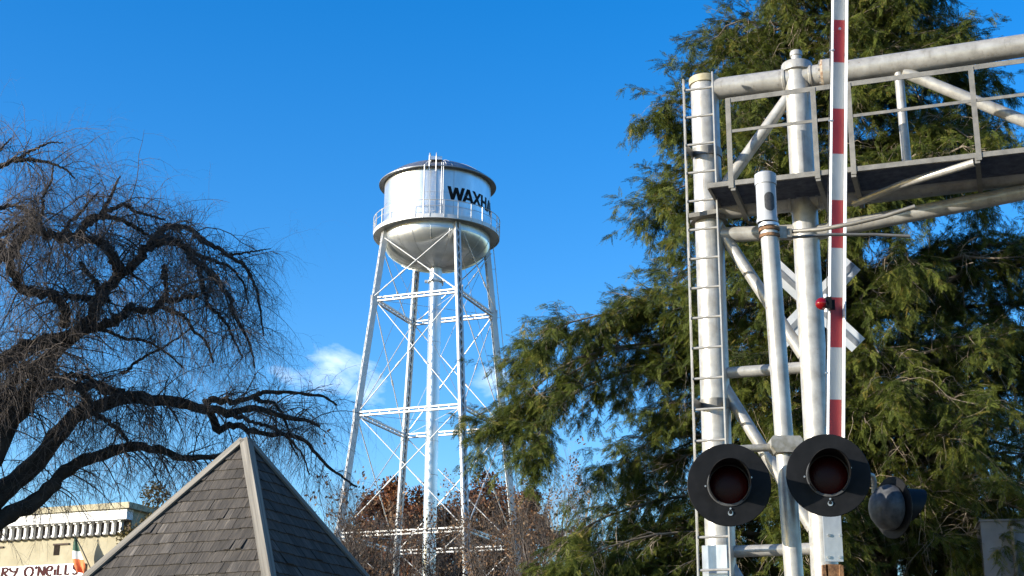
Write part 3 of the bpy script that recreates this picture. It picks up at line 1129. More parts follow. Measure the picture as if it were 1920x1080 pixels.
MB().tube([ML(1484, 445), ML(1560, 440, 11.1), ML(1640, 440, 11.1), ML(1706, 443, 11.1)], .013, 12).build('bracket_rod', M['galv_dull'], mast)

# junction box and cross arm
zj = ML(1462, 837).z
jb = MB()
hw, hh, hd = .118, .062, .085
oct_ = [(-hw, -hh * .35), (-hw * .72, -hh), (hw * .72, -hh), (hw, -hh * .35), (hw, hh * .6), (hw * .85, hh), (-hw * .85, hh), (-hw, hh * .6)]
jv = [(x, y, z) for y in (-hd, hd) for (x, z) in oct_]
jf = [tuple(range(8)), tuple(range(15, 7, -1))] + [(i, 8 + i, 8 + (i + 1) % 8, (i + 1) % 8) for i in range(8)]
jb.add(jv, jf)
jo = jb.build('junction_box', M['cast'], mast, (mx(zj), -.02, zj), smooth=0, fix=True)
pl_, pr_ = ML(1368, 862), ML(1552, 845)
MB().tube([(mx(zj) - .1, -.01, zj - .01), (pl_.x, -.01, zj - .03)], .030, 16).build('cross_arm', M['cast'], mast)
MB().tube([(mx(zj) + .1, -.01, zj + .0), (pr_.x + .02, -.01, zj + .02)], .030, 16).build('cross_arm', M['galv_dull'], mast)


def flasher(px, py, Y, yaw, tilt, rdisc, kq=1.16):
    c = ML(px, py, Y)
    rot = Matrix.Rotation(yaw, 3, 'Z') @ Matrix.Rotation(tilt, 3, 'X')   # local -Y faces the road user
    e = rot.to_euler()
    Mx = Matrix.Rotation(R(90), 3, 'X')                                  # lathe z -> local -Y
    d = MB().lathe([(.128 * kq, .004), (rdisc - .004, .004), (rdisc, .0), (rdisc - .004, -.004), (.128 * kq, -.004), (.128 * kq, .004)], 64, (0, 0, 0), Mx)
    disc = d.build('flasher', M['black'], mast, c, e)
    # visor: open below, longer above
    hv, hf = [], []
    n, rows = 48, 5
    for rr in (.131 * kq, .126 * kq):
        for k in range(n + 1):
            t = R(-52) + R(284) * k / n                                  # angle round the lens, gap at the bottom
            ln = .07 + .20 * max(0.0, (math.sin(t) + .79) / 1.79) ** .8
            for j in range(rows):
                s_ = j / (rows - 1)
                hv.append((rr * math.cos(t), -(.004 + ln * s_), rr * math.sin(t)))
    for sh in range(2):
        b = sh * (n + 1) * rows
        for k in range(n):
            for j in range(rows - 1):
                q = (b + k * rows + j, b + (k + 1) * rows + j, b + (k + 1) * rows + j + 1, b + k * rows + j + 1)
                hf.append(q if sh == 0 else q[::-1])
    o2 = (n + 1) * rows
    for k in range(n):
        hf.append((k * rows + rows - 1, (k + 1) * rows + rows - 1, o2 + (k + 1) * rows + rows - 1, o2 + k * rows + rows - 1))
    MB().add(hv, hf).build('visor', M['black'], disc, fix=True)
    MB().lathe([(.1325 * kq, .0), (.138 * kq, .006), (.138 * kq, .012), (.1325 * kq, .014), (.122 * kq, .012), (.122 * kq, .0)], 56, (0, 0, 0), Mx).build('lens_ring', M['black_worn'], disc)
    pr = [(max(.001, .122 * kq * math.sin(t)), -.020 + .022 * (math.cos(t) - .2)) for t in np.linspace(0, math.pi / 2, 12)]
    MB().lathe(pr[::-1], 48, (0, 0, 0), Mx).build('lens', M['lens'], disc)
    hp = [(.135, -.004), (.150, -.02), (.150, -.05), (.140, -.09), (.112, -.13), (.07, -.155), (.03, -.165), (.001, -.166)]
    hp = [(a_ * kq, b_) for a_, b_ in hp]
    MB().lathe(hp[::-1], 40, (0, 0, 0), Mx).build('housing', M['black_worn'], disc, fix=True)
    for (bx_, bz_, br) in ((-.005, .170, .008), (-.172, -.01, .007), (.163, .05, .007), (.003, -.176, .007)):
        MB().tube([(bx_, -.002, bz_), (bx_, -.016, bz_)], br, 8).build('screw', M['bolt'], disc)
    MB().tube([(.003, -.003, -.208), (.003, -.010, -.208)], .019, 14).build('sight_hole', M['bolt'], disc)
    MB().tube([(.003, -.008, -.203), (.003, -.016, -.203)], .013, 12).build('sight_cap', M['black'], disc)
    return disc


RD = .305
flasher(1367, 909, 10.80, R(-6), R(0), RD)
flasher(1553, 891, 10.78, R(-8), R(0), RD)
# the third light faces along the track
side = flasher(1674, 952, 11.30, R(113), R(-2), .235)
MB().tube([ML(1600, 893, 11.1), ML(1625, 889, 11.2), ML(1636, 892, 11.25), ML(1639, 903, 11.28), ML(1639, 925, 11.3)], .020, 14).build('conduit_elbow', M['cast'], mast)
MB().tube([(mx(zj) + .1, .05, zj), ML(1600, 893, 11.1)], .024, 14).build('cross_arm', M['galv_dull'], mast)

# ------------------------------------------------------------------ crossing gate, arm raised
GD = 11.75
g_t, g_b = at(1574, 60, GD), at(1566, 760, GD)
gx0 = at(1565, 1000, GD)
gate = tag(empty('crossing_gate', (gx0.x, GD, 0)), 'raised red and white striped gate arm standing upright beside the flashing lights', 'crossing gate')
lean_g = (g_t.x - g_b.x) / (g_t.z - g_b.z)


def GL(px, py, Y=GD):
    p = at(px, py, Y)
    return Vector((p.x - gx0.x, p.y - GD, p.z))


z_lo, z_hi = GL(1565, 950).z, GL(1571, 35).z + 2.6
yaw_g = R(5)
arm_rot = Matrix.Rotation(yaw_g, 4, 'Z')
xg_c = GL(1566, 760).x - lean_g * GL(1566, 760).z


def gx(z):
    return xg_c + lean_g * z


WG, DGp, TG = .112, .066, .008
arm = MB()
for (x0, x1, y0_, y1_) in ((-WG / 2, WG / 2, 0, TG), (-WG / 2 - TG, -WG / 2, -.036, TG), (WG / 2, WG / 2 + TG, -DGp, TG)):
    vs = [(gx(z) + x, y, z) for z in (z_lo, z_hi) for (x, y) in ((x0, y0_), (x1, y0_), (x1, y1_), (x0, y1_))]
    arm.add(vs, [(3, 2, 1, 0), (4, 5, 6, 7), (0, 1, 5, 4), (1, 2, 6, 5), (2, 3, 7, 6), (3, 0, 4, 7)])
arm_o = arm.build('arm', M['gate_white'], gate, (0, 0, 0), (0, 0, yaw_g), smooth=0)
edges = [1000, 840, 749, 651, 557, 464, 374, 287, 202, 115, 35]
zs = [GL(1566, e).z for e in edges]
hst = (zs[-1] - zs[1]) / 9
for i in range(7):
    zs.append(zs[-1] + hst)
for i in range(1, len(zs) - 1):
    za, zb = zs[i], min(zs[i + 1], z_hi - .002)
    if zb <= za:
        break
    red = i % 2 == 1
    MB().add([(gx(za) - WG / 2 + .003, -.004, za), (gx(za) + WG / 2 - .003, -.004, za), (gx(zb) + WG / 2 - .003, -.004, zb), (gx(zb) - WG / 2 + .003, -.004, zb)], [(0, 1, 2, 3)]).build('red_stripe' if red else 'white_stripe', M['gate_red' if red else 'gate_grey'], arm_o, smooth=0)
# lamp and cable on the left edge
lz = GL(1535, 576).z
lamp = MB()
lp = [(max(.001, .052 * math.sin(t)), .056 * math.cos(t)) for t in np.linspace(0, math.pi * .62, 12)]
lamp.lathe(lp[::-1], 28, (0, 0, 0), Matrix.Rotation(R(-90), 3, 'Y'))
l_o = lamp.build('gate_lamp', M['lamp_red'], gate, (GL(1537, 576).x, -.10, lz))
MB().box((.052, 0, 0), (.040, .075, .10)).build('lamp_bracket', M['black'], l_o, smooth=0)
MB().box((.085, .03, 0), (.05, .02, .085)).build('lamp_bracket', M['black'], l_o, smooth=0)
for dz in (-.062, .062):
    MB().tube([(.03, -.01, dz - .014), (.03, -.01, dz + .014)], .015, 10).build('cable_gland', M['gate_white'], l_o)
wz0, wz1 = GL(1550, 800).z, z_hi
MB().tube([(gx(z) - WG / 2 - .024 + .004 * math.sin(z * 9), -.012, z) for z in np.linspace(wz0, wz1, 30)], .004, 5).build('cable', M['wire'], gate)
for py in (96, 228, 440, 700):
    z = GL(1553, py).z
    MB().box((gx(z) - WG / 2 - .012, -.016, z), (.040, .02, .012)).build('cable_clip', M['bolt'], gate, smooth=0)
MB().tube([(gx(GL(1570, 55).z), -.006, GL(1570, 55).z), (gx(GL(1570, 55).z), -.018, GL(1570, 55).z)], .012, 10).build('arm_bolt', M['bolt'], gate)
# adapter plate with bolts, rusty pivot bracket, mechanism below
pz0, pz1 = GL(1564, 1054).z, GL(1564, 940).z
ap = MB().box((gx(pz0), -.03, (pz0 + pz1) / 2), (.142, .018, pz1 - pz0)).build('adapter_plate', M['plate'], gate, smooth=0)
for py in (1005, 1046):
    for dx in (-.046, .046):
        z = GL(1564, py).z
        MB().tube([(gx(z) + dx, -.036, z), (gx(z) + dx, -.050, z)], .013, 6).build('bolt', M['bolt'], ap)
zr_ = GL(1560, 1064).z
rb = MB().box((gx(pz0) - .01, .0, zr_ - .10), (.12, .09, .24))
rb.box((gx(pz0) - .075, -.02, zr_ - .03), (.04, .05, .09))
rb.box((gx(pz0) + .045, -.05, zr_ - .08), (.03, .04, .18))
rb.build('pivot_bracket', M['rust'], gate, smooth=0)
MB().box((gx(pz0), .02, (zr_ - .2) / 2 + .7), (.10, .10, zr_ - .2 - 1.2)).build('arm_stub', M['galv_dull'], gate, smooth=0)
MB().box((gx(0), .12, 1.05), (.42, .36, .6)).build('gate_mechanism', M['galv_dull'], gate, smooth=0)
MB().tube([(gx(0), .12, 0), (gx(0), .12, .8)], .11, 24).build('pedestal', M['galv_dull'], gate)
# __END_A__

# ------------------------------------------------------------------ shingled kiosk roof
A_APEX = at(461, 817, 15.0)
PH = R(-159.0)
HIP = 1.02                                       # drop per metre along a hip
kiosk = tag(empty('shingled_kiosk', (A_APEX.x, A_APEX.y, 0), PH + R(45)), 'small open kiosk under a steep pyramid roof of weathered wood shingles', 'kiosk')
# local frame: hips run along the diagonals, faces look along +-x and +-y
HAPEX = A_APEX.z
FS = HIP * math.sqrt(2)                          # drop per metre of run on a face
EAVE_RUN = 1.62
SL = math.sqrt(1 + FS * FS)                      # slope length per metre of run
EXPO = 0.138


def face_frame(k):
    out = Vector((math.cos(k * math.pi / 2), math.sin(k * math.pi / 2), 0))
    side_ = Vector((-out.y, out.x, 0))
    down = Vector((out.x, out.y, -FS)).normalized()
    nrm = side_.cross(down)
    if nrm.z < 0:
        nrm = -nrm
    return out, side_, down, nrm


deck = MB()
ap_l = Vector((0, 0, HAPEX - .05))
cs = [Vector((sx * EAVE_RUN, sy * EAVE_RUN, HAPEX - .05 - FS * EAVE_RUN)) for sx, sy in ((1, 1), (-1, 1), (-1, -1), (1, -1))]
deck.add([ap_l] + cs + [c - Vector((0, 0, .12)) for c in cs], [(0, 1, 2), (0, 2, 3), (0, 3, 4), (0, 4, 1), (1, 5, 6, 2), (2, 6, 7, 3), (3, 7, 8, 4), (4, 8, 5, 1), (5, 8, 7, 6)])
roof_k = deck.build('roof', M['wood_post'], kiosk, smooth=0, fix=True)


def shingle_geo(k, s0, w, t_top, rz, lift, L, seed):
    """wedge shingle: s0 centre along the course, butt at slope distance t from the apex"""
    out, sd, dn, nr = face_frame(k)
    t_but = t_top + L
    vs = []
    cgr = []
    for (tt, th0, th1) in ((t_top, .0, .003), (t_but, .010 + lift, .028 + lift)):
        for e in (-1, 1):
            # clip to the hip lines
            lim = tt / SL
            x = max(-lim, min(lim, s0 + e * w / 2 + rz * (tt - t_but)))
            base = Vector((0, 0, HAPEX - .05)) + dn * tt + sd * x
            for th in (th0, th1):
                vs.append(base + nr * th)
                cgr.append((x * 70 + seed * 13.7, tt * 5 + seed * 3.1, th * 20 + seed))
    # order: top-left(b,t) top-right(b,t) butt-left(b,t) butt-right(b,t)
    fs = [(1, 3, 7, 5), (0, 4, 6, 2), (4, 5, 7, 6), (0, 1, 5, 4), (2, 6, 7, 3), (0, 2, 3, 1)]
    return vs, fs, cgr


def shingle_mesh(items, name):
    vs, fs, gr_, rn = [], [], [], []
    for (v, f, c, r) in items:
        b = len(vs)
        vs += v
        fs += [tuple(b + i for i in q) for q in f]
        gr_ += c
        rn += [r] * len(v)
    me = bpy.data.meshes.new(name)
    me.from_pydata(vs, [], fs)
    bm = bmesh.new()
    bm.from_mesh(me)
    bmesh.ops.recalc_face_normals(bm, faces=bm.faces)
    bm.to_mesh(me)
    bm.free()
    a = me.attributes.new('rnd', 'FLOAT', 'POINT')
    a.data.foreach_set('value', rn)
    a = me.attributes.new('grain', 'FLOAT_VECTOR', 'POINT')
    a.data.foreach_set('vector', [x for c in gr_ for x in c])
    me.update()
    return me


# which faces look at the camera: sort the four by how much they face it
view_dir = (EYE - A_APEX)
Rk = Matrix.Rotation(PH + R(45), 3, 'Z')
facing = sorted(range(4), key=lambda k: -(Rk @ face_frame(k)[0]).dot(view_dir))
rs = random.Random(3)
singles, rest = [], []
n_c = int(EAVE_RUN * SL / EXPO)
for k in range(4):
    for ci in range(n_c):
        t_but = .16 + (ci + 1) * EXPO
        t_top = max(.02, t_but - EXPO * 2.1)
        half = t_but / SL - .045
        x = -half - rs.uniform(0, .05)
        while x < half:
            w = rs.choice((rs.uniform(.05, .09), rs.uniform(.08, .14)))
            gap = rs.uniform(.002, .005)
            x1 = min(x + w, half + .03)
            if x1 - x > .02:
                it = shingle_geo(k, (x + x1) / 2, x1 - x - gap, t_top, rs.uniform(-.02, .02), max(0, rs.gauss(.0, .003)) + (rs.uniform(.006, .018) if rs.random() < .035 else 0), t_but - t_top + rs.uniform(-.006, .006), rs.uniform(0, 50))
                item = (*it, min(1, max(0, rs.gauss(.45, .17))))
                p = Rk @ (Vector((0, 0, HAPEX)) + face_frame(k)[2] * (t_but - EXPO / 2) + face_frame(k)[1] * ((x + x1) / 2)) + Vector((A_APEX.x, A_APEX.y, 0))
                in_view = (p.z - 1.6) > (p.y * math.tan(PITCH - math.atan(545 / F_PX)))
                if k == facing[0] and in_view:
                    singles.append((0, item))
                elif k == facing[1] and in_view:
                    singles.append((1, item))
                else:
                    rest.append(item)
            x = x1
singles.sort(key=lambda q: q[0])
for q, item in singles[:300]:
    link('shingle', shingle_mesh([item], 'shingle'), M['shingle'], roof_k)
rest += [it for q, it in singles[300:]]
tag(link('shingles', shingle_mesh(rest, 'shingles'), M['shingle'], roof_k), kind='stuff')
# hip boards, two along each hip
for h in range(4):
    hd = Vector((math.cos(R(45) + h * math.pi / 2), math.sin(R(45) + h * math.pi / 2), -HIP)).normalized()
    for k in (h, (h + 1) % 4):
        out, sd, dn, nr = face_frame(k)
        across = nr.cross(hd)
        if across.dot(out * 0 + sd * (1 if sd.dot(hd) < 0 else -1)) < 0:
            across = -across
        o0 = Vector((0, 0, HAPEX - .05)) + nr * .030
        b0, b1 = o0 + hd * .02 + across * -.036, o0 + hd * (EAVE_RUN * math.sqrt(2) * math.sqrt(1 + HIP * HIP) + .05) + across * -.036
        vs = []
        cg = []
        NB = 6
        for i in range(NB + 1):
            p = b0.lerp(b1, i / NB)
            for (wv, tv) in ((0, 0), (.085, 0), (.085, .022), (0, .022)):
                vs.append(p + across * wv + nr * tv)
                cg.append((wv * 60 + h * 9, i * .9 + k * 7, tv * 30))
        fs = [(0, 1, 2, 3), tuple(NB * 4 + i for i in (3, 2, 1, 0))]
        for i in range(NB):
            for j in range(4):
                fs.append((i * 4 + j, (i + 1) * 4 + j, (i + 1) * 4 + (j + 1) % 4, i * 4 + (j + 1) % 4))
        link('hip_board', shingle_mesh([(vs, fs, cg, .5)], 'hip_board'), M['board'], roof_k)
ze = HAPEX - .05 - FS * EAVE_RUN
for sx in (-1, 1):
    for sy in (-1, 1):
        MB().box((sx * 1.25, sy * 1.25, (ze + .3) / 2), (.15, .15, ze + .3)).build('post', M['wood_post'], kiosk, smooth=0)

# ------------------------------------------------------------------ far building with the pub sign
bl0 = at(-60, 966, 46.3)
zt = bl0.z
lo_, hi_ = 36.0, 46.0
for _ in range(40):
    mid = (lo_ + hi_) / 2
    if at(240, 945, mid).z > zt:
        hi_ = mid
    else:
        lo_ = mid
bl1 = at(250, 944, mid)
bd = Vector((bl1.x - bl0.x, bl1.y - bl0.y, 0))
BLEN = bd.length
ba = math.atan2(bd.y, bd.x)
pub = tag(empty('pub_building', (bl0.x, bl0.y, 0), ba), 'cream stucco pub with white bracketed cornice and lettered sign board', 'building')
# local x runs along the facade to the right, -y looks at the camera


def bpx(px, py):
    """facade coordinates of a place in the photograph"""
    d = ray_dir(px, py)
    n = Vector((math.sin(ba), -math.cos(ba), 0))
    t = (Vector((bl0.x, bl0.y, 0)) - EYE).dot(n) / d.dot(n)
    p = EYE + d * t
    return (Vector((p.x - bl0.x, p.y - bl0.y, 0)).dot(bd.normalized()), p.z)


zc0 = bpx(100, 966)[1]
zf0 = bpx(100, 985)[1]
zk0 = bpx(100, 1010)[1]
zs0 = bpx(100, 1059)[1]
XL = -8.0
MB().box(((XL + BLEN) / 2, 4.0, zc0 / 2), (BLEN - XL, 8.0, zc0)).build('wall', M['cream'], pub, smooth=0)
MB().box(((XL + BLEN) / 2, 3.86, (zt + zc0) / 2 + .003), (BLEN - XL + .3, 8.5, zt - zc0)).build('coping', M['coping'], pub, smooth=0)
MB().box(((XL + BLEN) / 2, -.16, (zc0 + zf0) / 2), (BLEN - XL + .06, .30, zc0 - zf0 - .004)).build('frieze', M['cornice'], pub, smooth=0)
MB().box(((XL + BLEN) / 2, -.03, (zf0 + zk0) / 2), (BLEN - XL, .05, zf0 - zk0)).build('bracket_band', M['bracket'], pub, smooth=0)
hk = zf0 - zk0
bk = MB().box((0, -.11, -hk * .5), (.075, .12, hk))
bk.box((0, -.13, -hk * .90), (.10, .15, .05))
bk.box((0, -.15, -hk * .06), (.10, .18, hk * .12))
bk_me = bk.mesh('bracket', 0)
step = (bpx(190, 990)[0] - bpx(14, 1000)[0]) / 13.0
x = bpx(14, 1000)[0] - step * 8
while x < BLEN - .05:
    if x > XL:
        link('bracket', bk_me, M['cornice'], pub, (x, 0, zf0))
    x += step
for (pa, pb_) in (((102, 1022), (127, 1040)), ((-16, 1028), (4, 1044))):
    a_, b_ = bpx(*pa), bpx(*pb_)
    xa, xb = a_[0], b_[0]
    za, zb = max(a_[1], b_[1]), min(a_[1], b_[1])
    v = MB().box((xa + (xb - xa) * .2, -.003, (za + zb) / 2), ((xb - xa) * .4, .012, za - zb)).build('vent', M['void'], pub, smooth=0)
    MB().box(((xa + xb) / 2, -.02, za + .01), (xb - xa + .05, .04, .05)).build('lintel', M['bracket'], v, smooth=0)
sxa, sxb = bpx(2, 1064)[0], bpx(160, 1060)[0]
sign_z1 = zs0
board = MB().box(((sxa + sxb) / 2, -.05, sign_z1 - .35), (sxb - sxa, .06, .70)).build('sign_board', M['sign_board'], pub, smooth=0)
MB().box((sxa - .16, -.05, sign_z1 - .42), (.26, .06, .5)).build('sign_end', M['flag_green'], pub, smooth=0)


def arc(cx_, cz_, rx, rz_, a0, a1, n=12):
    return [(cx_ + rx * math.cos(R(a0 + (a1 - a0) * i / n)), cz_ + rz_ * math.sin(R(a0 + (a1 - a0) * i / n))) for i in range(n + 1)]


GL_ = {   # uncial capitals as pen strokes in a unit box
    'R': [[(.05, 1.0), (.2, .98), (.12, 0)], [(.12, .95), (.45, 1.0), (.62, .85), (.52, .62), (.25, .52)], [(.3, .53), (.5, .2), (.75, 0)]],
    'Y': [[(0, .98), (.1, .7), (.3, .55), (.5, .6)], [(.62, 1.0), (.55, .55), (.4, .1), (.1, -.02), (.02, .1)]],
    'O': [arc(.38, .48, .36, .5, 0, 360, 20)],
    "'": [[(.05, 1.0), (.1, .98), (.02, .74)]],
    'N': [[(.02, .98), (.12, .95), (.10, 0)], [(.1, .93), (.55, .05)], [(.58, 0), (.58, 1.0)]],
    'E': [arc(.4, .48, .36, .47, 60, 300, 16), [(.08, .52), (.62, .52)], [(.58, .9), (.62, .75), (.5, .56)]],
    'I': [[(.1, .62), (.1, 0)]],
    'L': [[(.02, 1.0), (.12, .98), (.12, .06), (.35, .02), (.55, .1)]],
    'S': [[(.52, .9), (.35, 1.0), (.12, .9), (.1, .68), (.35, .5), (.55, .32), (.5, .08), (.25, 0), (.02, .12)]],
}


def pen(mb, pts, th, ycoord, sx, x0, z0, hgt):
    P = [Vector((x0 + p[0] * sx, 0, z0 + p[1] * hgt)) for p in pts]
    L_, R_ = [], []
    for i, p in enumerate(P):
        a_ = P[max(0, i - 1)]
        b_ = P[min(len(P) - 1, i + 1)]
        d = (b_ - a_).normalized()
        nn = Vector((-d.z, 0, d.x))
        w = th * (0.55 + 0.6 * abs(d.z))
        L_.append((p.x + nn.x * w / 2, ycoord, p.z + nn.z * w / 2))
        R_.append((p.x - nn.x * w / 2, ycoord, p.z - nn.z * w / 2))
    n = len(P)
    mb.add(L_ + R_, [(i, i + 1, n + i + 1, n + i) for i in range(n - 1)])


letters = [('R', 5, 22), ('Y', 21, 37), ('O', 50, 66), ("'", 69, 72), ('N', 73.5, 87), ('E', 90, 102), ('I', 105, 108), ('L', 110, 120), ('L', 124, 134), ('S', 139, 149)]
zl1, zl0 = bpx(80, 1062.5)[1], bpx(80, 1080.5)[1]
for ch, xa, xb in letters:
    x0, x1 = bpx(xa, 1070)[0], bpx(xb, 1070)[0]
    m_ = MB()
    wd = {'R': .78, 'Y': .65, 'O': .76, "'": .12, 'N': .62, 'E': .68, 'I': .2, 'L': .56, 'S': .58}[ch]
    for q, st in enumerate(GL_[ch]):
        pen(m_, st, .085, -.086 - q * .002, (x1 - x0) / wd, x0, zl0, zl1 - zl0)
    m_.build('sign_letter', M['sign_red'], board, smooth=0)
# ground floor and upper windows, out of the photograph's frame but on the same wall
for i in range(4):
    xw = BLEN - 1.6 - i * 2.1
    w_ = MB().box((xw, -.01, 1.6), (1.2, .03, 2.0)).build('window', M['glass'], pub, smooth=0)
    MB().box((xw, -.04, .55), (1.4, .08, .1)).build('sill', M['cornice'], w_, smooth=0)

# flag hung from a slanted staff on the facade
fx, fz = bpx(138, 1003)
fx2, fz2 = bpx(164, 1062)
fp = at(139, 1003, bl1.y + .2)
flag = tag(empty('flag', fp, ba), 'green white and orange flag drooping in front of the cream pub wall', 'flag')
sp = [(0, 0), (.10, -.16), (.27, -.36), (.40, -.62)]          # hoist edge: diagonal staff
MB().tube([(-.03, 0, .06), (.24, .15, -.45), (.52, .50, -1.25)], .016, 8).build('staff', M['wood_post'], flag)
nU, nV = 16, 10


def flag_pt(u, v):
    # u along the cloth from the green hoist to the orange fly, v across
    cx_ = .02 + .36 * u - .05 * math.sin(u * 3)
    wid = .03 + .26 * math.sin(min(1, u * 1.35) * math.pi / 2) * (1 - .55 * max(0, u - .72) / .28)
    px_ = cx_ + (v - .5) * wid - .10 * u * (1 - v)
    pz_ = -.02 - 1.08 * u - .05 * v
    py_ = .05 * math.sin(v * 9 + u * 4) * (.3 + u) + .02
    return (px_ * 1.3, py_, pz_)


for (nm, u0, u1, mt) in (('green_band', 0, .40, 'flag_green'), ('white_band', .40, .62, 'flag_white'), ('orange_band', .62, 1.0, 'flag_orange')):
    m_ = MB()
    vs = [flag_pt(u0 + (u1 - u0) * i / nU, j / nV) for i in range(nU + 1) for j in range(nV + 1)]
    fs = [(i * (nV + 1) + j, i * (nV + 1) + j + 1, (i + 1) * (nV + 1) + j + 1, (i + 1) * (nV + 1) + j) for i in range(nU) for j in range(nV)]
    m_.add(vs, fs)
    m_.build(nm, M[mt], flag, smooth=60)

# ------------------------------------------------------------------ grey metal building at the lower right
sb = at(1838, 978, 24.9)
shed = tag(empty('metal_shed', (sb.x, sb.y, 0), R(-12)), 'grey sheet metal building corner behind the conifer at the frame edge', 'building')
MB().box((2, .8, sb.z / 2), (4, 1.6, sb.z)).build('wall', M['shed'], shed, smooth=0)
for i in range(1, 4):
    MB().box((i * 1.0 - .02, -.012, sb.z / 2), (.03, .03, sb.z - .06)).build('wall_rib', M['shed'], shed, smooth=0)
MB().tube([(.50, -.09, .1), (.50, -.09, sb.z - .1)], .04, 12).build('downpipe', M['galv_dark'], shed)
MB().box((2, .8, sb.z + .015), (4.04, 1.66, .03)).build('roof_edge', M['shed'], shed, smooth=0)


# ------------------------------------------------------------------ weeping bare tree on the left
WD = 20.0
weep_base = at(-230, 1080, WD)
weep = tag(empty('weeping_tree', (weep_base.x, WD, 0)), 'leafless weeping tree with dark arching limbs and hanging twigs', 'tree')
WO = np.array([weep_base.x, WD, 0.0])


def WP(px, py, dy=0.0):
    p = at(px, py, WD + dy)
    return (p.x - WO[0], p.y - WO[1], p.z)


